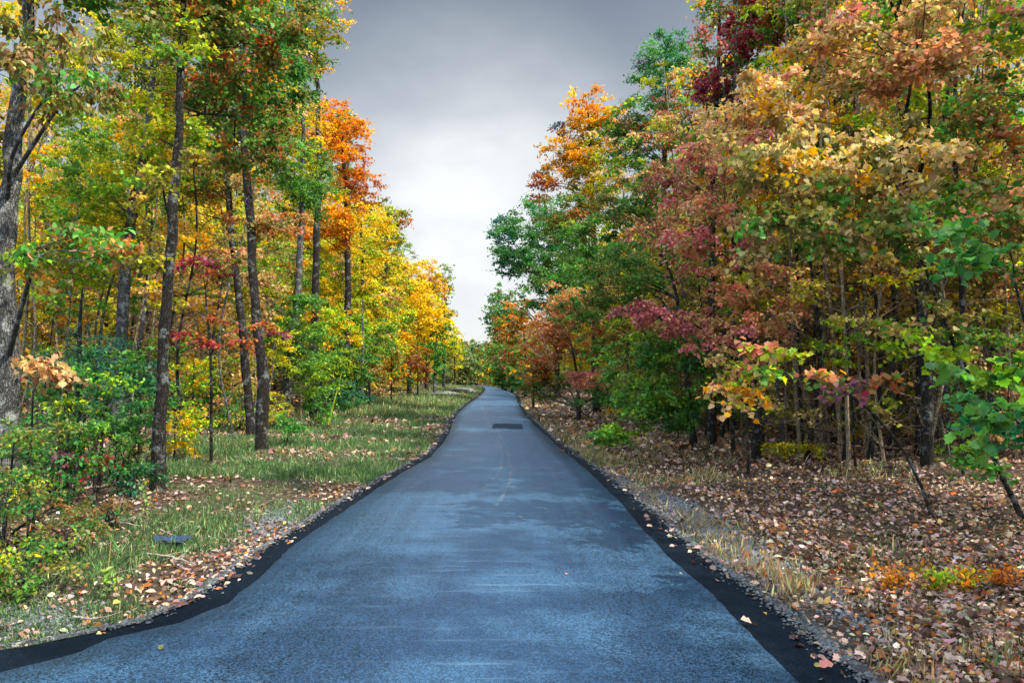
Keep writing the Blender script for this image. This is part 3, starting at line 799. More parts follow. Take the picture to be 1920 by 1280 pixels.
T('young_tree', 'dark green low conical young tree by the right verge', 1000, 36, .06,
  [(1000, 710), (1000, 680)], [B(998, 715, 36, 22, 28, dict(deep=4, pine=2), 2.4)], group=GR, seed=312)
T('maple_tree', 'orange and green tree beneath the teal oak', 985, 58, .14,
  [(984, 660), (978, 600)],
  [B(975, 600, 58, 42, 48, dict(orange=2, gold=1, green=2, olive=2), 2.4), B(985, 670, 56, 42, 40, dict(green=2, rust=2, olive=2), 2.3)], group=GR, seed=313)
T('young_tree', 'pale green tree small in the gap where the road vanishes', 943, 76, .12,
  [(942, 660), (938, 610)],
  [B(930, 590, 72, 24, 44, dict(green=3, teal=1, olive=1), 2.4), B(940, 665, 74, 26, 40, dict(green=3, olive=2, gold=1), 2.3)], group=GR, seed=314)
T('maple_tree', 'peach orange and green tree filling the right side of the road end', 960, 64, .12, [(958, 660), (955, 580)],
  [B(955, 610, 64, 32, 45, dict(green=2, salmon=2, orange=1, tan=2, olive=1), 2.4), B(960, 670, 63, 34, 36, dict(green=3, salmon=1, olive=2), 2.3)], group=GR, seed=315)
for k, (px, py, d, rx, ry, nm, lab) in enumerate([
        (872, 672, 100, 22, 34, dict(olive=2, gr3x=3, green=2), 'grey green tree closing the road gap on its left'),
        (893, 665, 125, 20, 34, dict(green=3, blue=1, rust=1), 'dark green tree in the middle of the road gap'),
        (930, 645, 98, 20, 48, dict(green=3, orange=1, olive=1), 'green and orange tree closing the road gap on its right'),
        (868, 688, 99, 34, 26, dict(gr3x=4, olive=2, gr3=1), 'pale olive green bushy tree filling the gap behind the rock outcrop'),
        (918, 690, 108, 20, 24, dict(green=2, deep=2, gold=1, rust=1), 'dark mixed green tree right behind the road end'),
        (948, 694, 74, 26, 30, dict(deep=3, green=3, olive=1), 'dark green low tree on the right just before the road end'),
        (985, 705, 52, 36, 26, dict(deep=2, green=3, gold=1, rust=1), 'green low tree with rusty leaves on the far right verge'),
        (735, 672, 62, 24, 40, dict(gr3x=3, green=2, olive=1), 'pale olive tree behind the salmon orange young tree'),
        (893, 702, 105, 14, 14, dict(gold=2, green=2, olive=2), 'small golden bush where the road disappears')]):
    T('distant_tree', lab, px, d, .12, [(px, 690), (px, py)], [B(px, py, d, rx, ry, nm, 2.6), B(px, 712, d, rx, 12, nm, 2.0)], group='trees closing the far end of the road', seed=330 + k)
T('yellow_bush', 'low yellow leafed bush at the wood edge behind the litter', 1470, 14, .02,
  [(1470, 850)], [B(1480, 850, 14, 70, 28, dict(yg=3, yellow=2, olive=2), 1.0, kind='oval', size=.06)], cat='bush', group='bushes under the right trees', root_flare=False, seed=341)
T('dark_bush', 'dark green bush in the shade under the low maple branches', 1270, 19, .02,
  [(1270, 790)], [B(1280, 770, 19, 60, 40, dict(deep=3, pine=2), 1.6)], cat='bush', group='bushes under the right trees', root_flare=False, seed=342)

# named stems at the right wood edge
for k, (px, d, r0, top, bk, lab) in enumerate([
        (1575, 13.6, .045, (1540, 300), M_BARK_T, 'slender sunlit tan stem at the front of the right wood'),
        (1618, 14.2, .03, (1585, 350), M_BARK_T, 'thin pale stem just right of the sunlit tan stem'),
        (1372, 15.5, .045, (1372, 300), M_BARK, 'dark trunk between the pink maple and the green maple'),
        (1815, 12.8, .065, (1790, 300), M_BARK, 'dark trunk behind the leaning maple at right'),
        (1668, 15, .06, (1690, 300), M_BARK_G, 'grey stem leaning right behind the crooked sapling'),
        (1862, 14.5, .045, (1830, 250), M_BARK_G, 'grey stem half hidden by the dark green leaves at right'),
        (1500, 15.5, .05, (1490, 250), M_BARK, 'dark stem rising from the yellow bush at the wood edge'),
        (1640, 17.5, .055, (1660, 250), M_BARK, 'dark trunk between the thin pale stem and the grey stem')]):
    T('slim_tree', lab, px, d, r0, [(px * .7 + top[0] * .3, 650), top, (top[0] + 10, 0)],
      [B(top[0], top[1], d, 80, 80, dict(tan=2, yg=2, green=2, salmon=1), .4), B(top[0], 50, d + 1, 110, 110, dict(tan=2, green=4, pink=1, olive=2), .7)],
      group='slim stems at the right wood edge', bark=bk, seed=350 + k)

# ------------------------------------------------------------------ woods behind (copies of prototypes)
def proto_tree(kind, names, h, r0, bark, seed):
    r = np.random.default_rng(seed)
    lean = r.normal(0, .35, 2)
    path = [(lean[0] * .3, lean[1] * .3, h * .3), (lean[0], lean[1], h * .65), (lean[0] * 1.2, lean[1] * 1.2, h * .97)]
    bl = []
    cr_ = h * .17
    for k in range(-2 if seed % 2 else 0, 7):
        z = h * (.36 + .085 * k); a = r.random() * 6.28; q = cr_ * .7
        bl.append(dict(c=(lean[0] + q * math.cos(a), lean[1] + q * math.sin(a), z), r=(cr_ * (1.15 - .08 * abs(k)), cr_ * (1.15 - .08 * abs(k)), cr_ * .75),
                       names=names, lai=.72, size=.14, kind='far'))
    return bl, path
PROT = []
big = [
    ([('yg', 3), ('yellow', 2), ('lime', 2)], 14), ([('gold', 1), ('yellow', 4), ('yg', 2)], 15), ([('green', 3), ('olive', 2), ('yg', 1)], 16),
    ([('orange', 1), ('yellow', 2), ('yg', 3), ('green', 2)], 13), ([('tan', 3), ('olive', 2), ('yg', 2)], 14), ([('lime', 3), ('yellow', 2), ('green', 1)], 13)]
for k, (nm, h) in enumerate(big):
    bl, path = proto_tree('wood', nm, h, .16, None, 700 + k)
    PROT.append((k, bl, path, h))
LABS = {'l': 'tall autumn tree deep in the woods left of the road behind the roadside trunks',
        'r': 'tall autumn tree deep in the woods right of the road behind the wood edge'}
GRPS = {'l': 'trees deep in the left woods', 'r': 'trees deep in the right woods'}
SL = {'l': 'thin understory sapling deep in the woods left of the road', 'r': 'thin understory sapling deep in the woods right of the road'}
SG = {'l': 'saplings deep in the left woods', 'r': 'saplings deep in the right woods'}

def copy_tree(root):
    c = root.copy(); scene.collection.objects.link(c)
    for ch in root.children:
        d = ch.copy(); scene.collection.objects.link(d); d.parent = c
    return c

SKY = [(0, -900), (560, -900), (600, 60), (650, 220), (700, 320), (760, 430), (790, 500), (840, 530), (862, 640), (905, 640), (915, 570), (950, 470),
       (985, 390), (1050, 260), (1160, 230), (1220, 120), (1290, 0), (1330, -900), (1920, -900)]
sx_, sy_ = zip(*SKY)
protos = {}
used_pts = []
def scatter(side, n, xr, yr, kind, mind, seed):
    r = np.random.default_rng(seed)
    placed = 0; tries = 0
    while placed < n and tries < n * 60:
        tries += 1
        y = yr[0] + (yr[1] - yr[0]) * r.random() ** (1.15 if kind == 'big' else 1.5)
        x0 = -1.0 if side == 'l' else 1.0
        edge = (-le(y) if side == 'l' else re(y)) + xr[0]
        x = x0 * (edge + (xr[1] - xr[0]) * r.random() ** 1.3)
        if any((x - a) ** 2 + (y - b) ** 2 < mind ** 2 for a, b in used_pts): continue
        px = 960 + FPX * x / y
        if px < -250 or px > 2170: continue
        if kind == 'big':
            k = int(r.integers(0, len(PROT))) ; h = PROT[k][3]
            crw = 3.2 * FPX / y
            ylim = max(np.interp(px + s * crw, sx_, sy_) for s in (-1, 0, 1))
            allow = CAM_H + (HOR - ylim) / FPX * y
            sc = min(1.25, (.85 + .35 * r.random()))
            if h * sc > allow * .98: sc = allow * .98 / h
            if sc < .35: continue
        elif kind == 'stem':
            k = int(r.integers(0, 5)); sc = .8 + .4 * r.random()
        else:
            k = int(r.integers(0, 4)); sc = .7 + .6 * r.random()
        key = (kind, k)
        if key not in protos:
            if kind == 'big':
                _, bl, path, h = PROT[k]
                ro = tree('wood_tree', 'x', 'tree', None, (0, 0), path, .115, bl, seed=900 + k, bark=[M_BARK, M_BARK_G][k % 2], side=7, zbase=0, bare=10)
            elif kind == 'stem':
                rr = np.random.default_rng(980 + k); h = 7.5 + k; a, b2 = rr.normal(0, .45, 2)
                nm = [[('yg', 2), ('yellow', 2), ('tan', 1)], [('tan', 2), ('gold', 2), ('olive', 1)], [('green', 1), ('yg', 2)], [('salmon', 1), ('tan', 2), ('yg', 1)], [('gold', 2), ('yg', 2)]][k]
                bl = [dict(c=(a * q + rr.normal(0, .2), b2 * q + rr.normal(0, .2), h * q), r=(.8, .8, .5), names=nm, lai=.45, size=.10, kind='far') for q in (.45, .62, .8, .95)]
                ro = tree('slender_tree', 'x', 'tree', None, (0, 0), [(a * .5, -b2 * .3, h * .25), (a * .2, b2 * .6, h * .6), (a * 1.6, b2, h)], (.028, .045, .034, .036, .038)[k], bl, seed=990 + k,
                          bark=[M_BARK_T, M_BARK, M_BARK_T, M_BARK_G, M_BARK_T][k], side=6, zbase=0, bare=22)
            else:
                rr = np.random.default_rng(950 + k); h = 4.5 + 1.2 * k % 3
                l2 = rr.normal(0, .5, 2)
                nm = [[('yg', 3), ('yellow', 2)], [('tan', 2), ('gold', 2), ('rust', 1)], [('green', 3), ('lime', 2)], [('salmon', 1), ('tan', 2), ('olive', 1)]][k]
                bl = [dict(c=(l2[0] + rr.normal(0, .3), l2[1] + rr.normal(0, .3), h * q), r=(.85, .85, .5), names=nm, lai=.7, size=.09, kind='far') for q in (.14, .32, .5, .68, .85, 1.0)]
                ro = tree('wood_sapling', 'x', 'sapling', None, (0, 0), [(l2[0] * .4, l2[1] * .4, h * .5), (l2[0], l2[1], h)], .022, bl, seed=960 + k,
                          bark=[M_BARK_T, M_BARK, M_BARK_G, M_BARK_T][k], side=5, zbase=0, bare=16)
            protos[key] = ro; o = ro
        else:
            o = copy_tree(protos[key])
        o.location = (x, y, float(H(x, y)) - .04)
        o.rotation_euler = (r.normal(0, .03), r.normal(0, .03), r.random() * 6.28)
        o.scale = (sc, sc, sc * (.95 + .1 * r.random()))
        o['label'] = dict(big=LABS, small=SL, stem=TL)[kind][side]
        o['group'] = dict(big=GRPS, small=SG, stem=TG)[kind][side]
        used_pts.append((x, y)); placed += 1
TL = {'l': 'slender straight stemmed tree crowding the woods behind the left verge', 'r': 'slender straight stemmed tree crowding the woods behind the right leaf litter'}
TG = {'l': 'slender stems in the left woods', 'r': 'slender stems in the right woods'}
scatter('r', 230, (4.2, 17), (12.6, 34), 'stem', .36, 25)
scatter('r', 45, (4.4, 10), (13, 26), 'small', .5, 27)
scatter('l', 45, (4.6, 18), (15, 34), 'stem', .7, 26)
scatter('l', 115, (7.5, 42), (18, 100), 'big', 2.1, 21)
scatter('r', 88, (9.5, 42), (20, 100), 'big', 2.2, 22)
scatter('r', 110, (4.6, 24), (13.5, 48), 'small', .6, 23)
scatter('l', 70, (5.0, 26), (15, 75), 'small', .9, 24)
# trees right of and behind the viewpoint (they shade the road)
rs = np.random.default_rng(5)
for (x, y, k, sc) in [(9.2, -0.7, 0, 1.0), (10.2, 8.4, 2, .95), (8.6, -3.2, 5, .95), (7.2, -4.5, 4, 1.0), (12.5, 1.2, 1, 1.1), (11.5, -3.5, 5, 1.1), (-9, -3, 0, 1), (-9.5, 1.0, 4, .9)]:
    if ('big', k) not in protos: continue
    o = copy_tree(protos[('big', k)])
    o.location = (x, y, float(H(x, y)) - .04); o.rotation_euler = (0, 0, rs.random() * 6.28); o.scale = (sc, sc, sc)
    o['label'] = 'tree beside the road behind the viewpoint'; o['group'] = 'trees beside the road behind the viewpoint'

# ------------------------------------------------------------------ far woods, one mass
def far_mass():
    r = np.random.default_rng(77)
    out = []
    def belt(n, fx, names, hh, size):
        q = r.random(n); x, y = fx(q); h = hh(x, y)
        z = H(x, y) + h * r.random(n) ** .8
        ncl = n // 40 + 1; cid = r.integers(0, ncl, n)
        ccx = r.random(ncl); o = np.argsort(q); cid = np.empty(n, int); cid[o] = np.arange(n) // 40
        c = np.stack([x, y, z], -1)
        return leaf_arrays(c, size * np.exp(r.normal(0, .25, n)), r.normal(0, 1, (n, 3)), r.normal(0, 1, (n, 3)), colours(names, n, cid, r), 'lobed')
    nm = [('yg', 3), ('gold', 2), ('yellow', 2), ('green', 3), ('olive', 2), ('rust', 1)]
    out.append(belt(70000, lambda q: (-44 - 12 * r.random(len(q)), -5 + 150 * q), nm, lambda x, y: 9 + 6 * vnoise(x, y, 9, 61), .5))
    out.append(belt(70000, lambda q: (44 + 12 * r.random(len(q)), -5 + 150 * q), nm, lambda x, y: 9 + 6 * vnoise(x, y, 9, 62), .5))
    out.append(belt(90000, lambda q: (-60 + 120 * q, 128 + 14 * r.random(len(q))), [('green', 3), ('olive', 3), ('gold', 1), ('rust', 1), ('deep', 1)],
                    lambda x, y: np.interp(x, [-60, -16, -10, -6, -3, 8, 60], [12, 10, 7, 5.5, 7, 11, 13]) * (.8 + .4 * vnoise(x, y, 4, 63)), .45))
    out.append(belt(60000, lambda q: (-40 + 80 * q + 0 * q, 119 + 8 * r.random(len(q))), [('green', 3), ('olive', 3), ('gr3x', 2), ('deep', 1)], lambda x, y: 1.8 + 2.2 * vnoise(x, y, 3, 66), .3))
    o = link(bpy.data.objects.new('distant_woods', leaf_mesh('distant_woods', out, M_LEAF)))
    tag(o, 'solid mass of autumn woods far behind the trees on all sides', 'woods', kind='stuff')
far_mass()

M_STICKS = mat('dead_twig', lambda b: b.n('BsdfPrincipled', {'Base Color': b.ramp(b.noise(b.n('NewGeometry').outputs['Position'], 3, 2), [(.4, (.05, .035, .03)), (.6, (.26, .21, .18))]), 'Roughness': .9}).outputs[0])
# ------------------------------------------------------------------ leaf litter
def scatter_litter(name, n, region, size, kind, names, seed, dens=None, m=None, lift=.012, tilt=.75):
    r = np.random.default_rng(seed)
    x0, x1, y0, y1 = region
    # even density in the picture: more near the camera
    y = 1 / (1 / y1 + (1 / y0 - 1 / y1) * r.random(n))
    x = x0 + (x1 - x0) * r.random(n)
    keep = (x < le(y) - .03 + .34 * r.random(n) ** 3) | (x > re(y) + .03 - .42 * r.random(n) ** 3)
    if dens is not None:
        keep &= r.random(n) < dens(x, y)
    keep &= abs(x / y) < .95
    x, y = x[keep], y[keep]; n = len(x)
    c = np.stack([x, y, np.where((x > le(y)) & (x < re(y)), .034, H(x, y) + lift + .035 * r.random(n))], -1)
    ax = r.normal(0, 1, (n, 3)); ax[:, 2] *= .25
    nm = np.array([0, 0, 1.0]) + r.normal(0, tilt, (n, 3))
    sz = size * np.exp(r.normal(0, .25, n)) * (1 + y * .02)
    names = list(names.items())
    col = colours(names, n, np.arange(n) % max(1, n // 3), r)
    return leaf_arrays(c, sz, ax, nm, col, kind)
PAL.update(pale=(.42, .31, .26), mauve=(.27, .18, .165), dbrown=(.065, .038, .026), dorange=(.32, .14, .045), lgold=(.40, .27, .09), cream=(.52, .43, .36))
LN = dict(pale=5, mauve=4, dbrown=4, dorange=1.2, lgold=.8, rust=1, cream=1.2)
def grav(x, y): return np.exp(-((x - re(y) - .42 - .1 * np.clip(8 - y, 0, 4)) / .28) ** 2) * np.clip(1 - abs(y - 8) / 5, 0, 1)
def dr_(x, y): return np.clip((x - re(y)) / .9, 0.2, 1) * np.clip(.1 + 1.3 * vnoise(x, y, .8, 31), 0, 1) * (1 - .8 * grav(x, y))
def dl_(x, y): return np.clip((vnoise(x, y, 1.1, 51) * -1 + .72) * 2.0, .16, 1) * np.where(le(y) - x > np.interp(y, [4, 8, 12, 20], [1.6, 2.4, 3.2, 4.2]), 1.0, .75)
parts = [scatter_litter('', 60000, (1.5, 14, 2.6, 20), .046, 'maple', LN, 41, dr_),
         scatter_litter('', 110000, (1.5, 14, 2.6, 24), .044, 'oval', LN, 42, dr_),
         scatter_litter('', 34000, (.5, 30, 14, 60), .10, 'far', LN, 43, dr_),
         scatter_litter('', 120000, (-14, -1.8, 3.6, 24), .045, 'oval', LN, 44, dl_),
         scatter_litter('', 30000, (-30, -1.8, 14, 60), .10, 'far', LN, 45, dl_)]
lo_ = link(bpy.data.objects.new('fallen_leaves', leaf_mesh('fallen_leaves', parts, M_DRY)))
tag(lo_, 'carpet of pale brown fallen leaves covering both verges', 'fallen leaves', kind='stuff')

# ------------------------------------------------------------------ grass
PAL.update(gr=(.14, .27, .10), gr2=(.22, .34, .14), gr3=(.42, .44, .26), gr4=(.09, .22, .10), dry=(.48, .38, .20), rdry=(.40, .22, .09))
def grass(n, region, hgt, dens, names, seed, wid=1.0):
    r = np.random.default_rng(seed)
    x0, x1, y0, y1 = region
    y = 1 / (1 / y1 + (1 / y0 - 1 / y1) * r.random(n)); x = x0 + (x1 - x0) * r.random(n)
    keep = ((x < le(y) - .03) | (x > re(y) + .03)) & (r.random(n) < dens(x, y)) & (abs(x / y) < .95)
    x, y = x[keep], y[keep]; n = len(x)
    c = np.stack([x, y, H(x, y) - .005], -1)
    ax = r.normal(0, .35, (n, 3)); ax[:, 2] = 1
    nm = r.normal(0, 1, (n, 3)); nm[:, 1] -= .8
    s = hgt * np.exp(r.normal(0, .3, n)) * (.6 + .8 * vnoise(x, y, .6, seed))
    col = colours(list(names.items()), n, (np.arange(n) % max(1, n // 2)), r)
    a = leaf_arrays(c, s, ax, nm, col, 'blade')
    if wid != 1.0:
        pass
    return a
def gl(x, y):
    o = le(y) - x
    m = vnoise(x, y, 1.1, 51) * .6 + vnoise(x, y, .35, 52) * .4
    lim = np.interp(y, [4, 8, 12, 20, 40, 100], [1.9, 2.8, 3.6, 4.6, 6, 6])
    return np.clip((m - .45) * 6, 0, 1) * np.clip((lim - o) / .8, .05, 1)
def gl_far(x, y):
    o = le(y) - x
    return np.clip((vnoise(x, y, 1.2, 53) - .30) * 4, .1, 1) * np.clip((6.5 - o) / 1.5, 0, 1)
def gr_(x, y):
    o = x - re(y)
    return np.clip((vnoise(x, y, .8, 55) - .52) * 4, 0, .8) * np.exp(-(o / 4) ** 2)
def gstrip(x, y):
    o = x - re(y)
    return .45 * np.exp(-((o - .35) / .3) ** 2) * np.clip((vnoise(x, y, .5, 57) - .3) * 3, 0, 1)
GN = dict(gr=4, gr2=3, gr4=2, gr3=1)
parts = [grass(170000, (-9, -1.7, 4, 15), .055, gl, GN, 61), grass(190000, (-10, -1.7, 11, 45), .095, gl_far, dict(gr=5, gr2=4, gr3=1, gr4=2), 62),
         grass(90000, (-11, -2, 28, 95), .17, gl_far, dict(gr2=4, gr3=2, dry=1, gr=3), 63)]
tag(link(bpy.data.objects.new('grass', leaf_mesh('grass', parts, M_GRASS))), 'green grass growing in patches along the left verge', 'grass', kind='stuff')
parts = [grass(50000, (1.6, 9, 3, 12), .07, gr_, dict(gr=2, gr4=2, gr3=1, dry=1, rdry=3, dbrown=2), 65), grass(60000, (1.2, 4.5, 3, 16), .09, gstrip, dict(dry=4, gr3=2, rdry=1), 66),
         grass(40000, (.4, 7, 11, 70), .11, lambda x, y: gr_(x, y) * .9 + gstrip(x, y), dict(dry=3, gr3=3, gr=2), 67)]
tag(link(bpy.data.objects.new('dry_grass', leaf_mesh('dry_grass', parts, M_GRASS))), 'straw coloured grass tufts along the right road edge', 'dry grass', kind='stuff')

Tt = Tubes(); r = np.random.default_rng(90)
for k in range(1100):
    y = 1 / (1 / 20 + (1 / 4.2 - 1 / 20) * r.random())
    if k % 3: x = le(y) - .5 - 6 * r.random() ** .8
    else: x = re(y) + 2.0 + 6 * r.random()
    a = r.random() * 3.14; L_ = r.uniform(.12, .5); z = float(H(x, y)) + .02
    d_ = np.array([math.cos(a), math.sin(a), r.normal(.05, .25)]) * L_
    p0 = np.array([x, y, z]); c = smooth_path([p0, p0 + d_ * .5 + r.normal(0, .02, 3), p0 + d_], 5)
    c[:, 2] = np.maximum(c[:, 2], H(c[:, 0], c[:, 1]) + .01)
    Tt.add(c, np.linspace(.0045, .002, 5), 4)
tag(link(bpy.data.objects.new('twigs', Tt.mesh('twigs', M_STICKS))), 'scattered small dead twigs in the verge litter', 'twigs', kind='stuff')

# ------------------------------------------------------------------ gravel at the right edge
def stones(n, cx, cy, rx, ry, size, seed):
    r = np.random.default_rng(seed)
    q = r.normal(0, .5, (n, 2)); x = cx + q[:, 0] * rx; y = cy + q[:, 1] * ry
    x = x + (re(y) - re(cy))
    k = (x > re(y) + .03 - .16 * r.random(n) ** 2) | (x < le(y) - .03 + .16 * r.random(n) ** 2)
    x, y = x[k], y[k]; n = len(x)
    base = norm(np.array([(1, 1, 1), (-1, -1, 1), (-1, 1, -1), (1, -1, -1), (0, 0, 1.4), (1.3, 0, 0), (-1.3, 0, 0), (0, 1.3, 0), (0, -1.3, 0), (0, 0, -1)], float))
    # octahedral pebble
    base = np.array([(1, 0, 0), (0, 1, 0), (-1, 0, 0), (0, -1, 0), (0, 0, .7), (0, 0, -.7)], float)
    f = np.array([(0, 1, 4), (1, 2, 4), (2, 3, 4), (3, 0, 4), (1, 0, 5), (2, 1, 5), (3, 2, 5), (0, 3, 5)])
    s = size * np.exp(r.normal(0, .4, n))
    V = base[None] * (1 + .35 * r.normal(0, 1, (n, 6, 1))) * s[:, None, None]
    a = r.random(n) * 6.28; ca, sa = np.cos(a)[:, None], np.sin(a)[:, None]
    V = np.stack([V[..., 0] * ca - V[..., 1] * sa, V[..., 0] * sa + V[..., 1] * ca, V[..., 2]], -1)
    V += np.stack([x, y, Hs(x, y) + .004], -1)[:, None]
    F = (f[None] + (np.arange(n) * 6)[:, None, None]).reshape(-1, 3)
    g_ = r.uniform(.05, .22, n)
    col = np.repeat(np.stack([g_ * .85, g_ * .97, g_ * 1.15], -1), 8, axis=0)
    return V.reshape(-1, 3), F, col
def m_stone(b):
    at = b.n('Attribute', attribute_name='tint').outputs['Color']
    pos = b.n('NewGeometry').outputs['Position']
    c = b.mix(1.0, at, b.ramp(b.noise(pos, 60, 3), [(.3, .7), (.7, 1.3)]), 'MULTIPLY')
    return b.n('BsdfPrincipled', {'Base Color': c, 'Roughness': .85}).outputs[0]
M_STONE = mat('grey_stone', m_stone)
Vs, Fs, Cs, off = [], [], [], 0
for (n, cx, cy, rx, ry, s, sd_) in [(16000, 2.32, 7.6, .30, 2.6, .011, 71), (2500, 1.9, 10.5, .2, 3.0, .009, 73), (4500, -3.5, 4.9, .7, .35, .010, 74), (2500, -2.75, 8.2, .3, 1.5, .011, 75)]:
    v, f, c = stones(n, cx, cy, rx, ry, s, sd_)
    Vs.append(v); Fs.append(f + off); Cs.append(c); off += len(v)
def edge_grit(n, side, seed):
    r = np.random.default_rng(seed)
    y = 1 / (1 / 40 + (1 / 3.0 - 1 / 40) * r.random(n)); off_ = r.normal(.03, .07, n)
    x = re(y) + off_ if side > 0 else le(y) - off_
    f = np.array([(0, 1, 4), (1, 2, 4), (2, 3, 4), (3, 0, 4)]); base = np.array([(1, 0, 0), (0, 1, 0), (-1, 0, 0), (0, -1, 0), (.2, .1, .7)], float)
    s = .0065 * np.exp(r.normal(0, .5, n)) * (1 + .04 * y)
    V = base[None] * (1 + .3 * r.normal(0, 1, (n, 5, 1))) * s[:, None, None] + np.stack([x, y, Hs(x, y) + .001], -1)[:, None]
    g_ = r.uniform(.01, .12, n)
    return V.reshape(-1, 3), (f[None] + (np.arange(n) * 5)[:, None, None]).reshape(-1, 3), np.repeat(np.stack([g_ * .8, g_ * .95, g_ * 1.15], -1), 4, axis=0)
for sd_, side in ((76, 1), (77, -1)):
    v, f, c = edge_grit(14000, side, sd_)
    Vs.append(v); Fs.append(f + off); Cs.append(c); off += len(v)
F = np.concatenate(Fs)
tag(link(bpy.data.objects.new('gravel', mesh_np('gravel', np.concatenate(Vs), np.full(len(F), 3), F.ravel(), M_STONE, np.concatenate(Cs)))),
    'loose blue grey gravel beside the asphalt edge', 'gravel', kind='stuff')

# ------------------------------------------------------------------ rocks, sticks, leaves on the road, sunlit weeds
def m_rock(b):
    tcn = b.n('TexCoord').outputs['Object']
    c = b.ramp(b.noise(tcn, 4, 6, .65), [(.3, (.05, .055, .06)), (.52, (.15, .16, .165)), (.75, (.26, .27, .27))])
    bmp = b.n('Bump', {'Height': b.noise(tcn, 9, 6, .7), 'Strength': .7, 'Distance': .05})
    return b.n('BsdfPrincipled', {'Base Color': c, 'Roughness': .85, 'Normal': bmp.outputs[0]}).outputs[0]
M_ROCK = mat('grey_rock', m_rock)
def rock(name, label, x, y, sx, sy, sz, seed, group=None):
    import bmesh
    bm = bmesh.new(); bmesh.ops.create_icosphere(bm, subdivisions=3, radius=1)
    r = np.random.default_rng(seed)
    dirs = norm(r.normal(0, 1, (9, 3))); cut = r.uniform(.55, .9, 9)
    for v in bm.verts:
        p = np.array(v.co)
        for d, c in zip(dirs, cut):
            t = p @ d
            if t > c: p = p - d * (t - c) * .85
        v.co = p * np.array([sx, sy, sz])
    me = bpy.data.meshes.new(name); bm.to_mesh(me); bm.free(); me.materials.append(M_ROCK)
    o = link(bpy.data.objects.new(name, me)); o.location = (x, y, float(H(x, y)) + sz * .25); o.rotation_euler = (0, 0, r.random())
    return tag(o, label, 'rock', group)
q = P(744, 862, 14.2); rock('flat_rock', 'small flat pale rock in the verge grass near the left road edge', q[0], 14.2, .17, .12, .045, 1)
q = P(505, 905, 11.2); rock('flat_rock', 'low grey rock half sunk in the leaf litter left of the road', q[0], 11.2, .2, .16, .06, 2)
for k, (px, d, a, b_, c_, lab) in enumerate([(822, 52, 1.3, .8, .28, 'long low grey ledge in the far verge, leftmost of the outcrop'), (845, 57, 1.0, .8, .32, 'grey ledge in the middle of the far outcrop'),
                                            (868, 62, 1.2, .9, .34, 'grey ledge nearest the road bend in the far outcrop'), (885, 66, .8, .7, .3, 'small end rock of the far outcrop beside the asphalt')]):
    rock('rock_ledge', lab, (px - 960) / FPX * d, d, a, b_, c_, 10 + k, 'grey rock outcrop in the far left verge')

def m_stick(b):
    tcn = b.n('TexCoord').outputs['Object']
    return b.n('BsdfPrincipled', {'Base Color': b.ramp(b.noise(tcn, 20, 4), [(.3, (.16, .13, .12)), (.7, (.42, .38, .36))]), 'Roughness': .85}).outputs[0]
M_STICK = mat('weathered_wood', m_stick)
def stick(label, a, b_, r0, seed, twigs=3):
    r = np.random.default_rng(seed)
    p0 = P(*a); p1 = P(*b_)
    p0[2] = float(H(p0[0], p0[1])) + .03; p1[2] = float(H(p1[0], p1[1])) + .05
    Tb = Tubes(); mid = (p0 + p1) / 2 + r.normal(0, .03, 3); mid[2] = float(H(mid[0], mid[1])) + .06
    c = smooth_path([p0, mid, p1], 14) + r.normal(0, .004, (14, 3))
    Tb.add(c, np.linspace(r0, r0 * .4, 14), 7)
    for k in range(twigs):
        j = int(r.integers(3, 11)); d = (p1 - p0) * .25 + r.normal(0, .1, 3); d[2] = abs(d[2]) * .5 + .02
        Tb.add(smooth_path([c[j], c[j] + d * .5 + r.normal(0, .01, 3), c[j] + d], 6), np.linspace(r0 * .45, r0 * .15, 6), 5)
    o = link(bpy.data.objects.new('fallen_branch', Tb.mesh('fallen_branch', M_STICK)))
    tag(o, label, 'branch', 'fallen branches in the left verge')
stick('long pale fallen branch lying in the left verge litter, farthest from the road edge', (160, 998, 7.6), (262, 1000, 7.5), .014, 1)
stick('fallen branch with side twigs beside the blue scrap', (275, 1052, 6.5), (368, 1062, 6.3), .011, 2)
stick('short pale fallen branch nearest the asphalt at lower left', (140, 1160, 5.0), (195, 1162, 5.0), .009, 3, 1)
stick('dark thin fallen branch in the litter behind the bushes', (95, 965, 8.6), (190, 925, 10), .012, 4, 2)
stick('short fallen branch lying left of the lichen trunk foot', (300, 1010, 7.4), (330, 1020, 7.1), .009, 5, 1)

# crumpled dark blue scrap in the grass
def m_tarp(b):
    return b.n('BsdfPrincipled', {'Base Color': (.012, .032, .085), 'Roughness': .6}).outputs[0]
M_TARP = mat('dark_blue_sheet', m_tarp)
for k, (px, py, lab, sc_, ry_) in enumerate([(320, 1030, 'crumpled dark blue scrap lying between fallen branches', .9, .10)]):
    d = 2295 / (py - 700) ; q = P(px, py, d)
    r = np.random.default_rng(80 + k); nn = 9
    gxx, gyy = np.meshgrid(np.linspace(-1, 1, nn), np.linspace(-1, 1, nn))
    taper = .35 + .65 * (gxx + 1) / 2
    xx = q[0] + gxx * .17 * sc_; yy = d + gyy * ry_ * sc_ * taper * 1.6
    zz = H(xx, yy) + .036 + .035 * r.random((nn, nn)) + .02 * taper
    top = np.stack([xx, yy, zz], -1).reshape(-1, 3); bot = top.copy(); bot[:, 2] -= .006
    V = np.concatenate([top, bot]); i = (np.arange(nn - 1)[:, None] * nn + np.arange(nn - 1)).ravel()
    F = np.stack([i, i + 1, i + nn + 1, i + nn], -1); F2 = F[:, ::-1] + nn * nn
    F = np.concatenate([F, F2])
    tag(link(bpy.data.objects.new('blue_scrap', mesh_np('blue_scrap', V, np.full(len(F), 4), F.ravel(), M_TARP))), lab, 'plastic scrap')

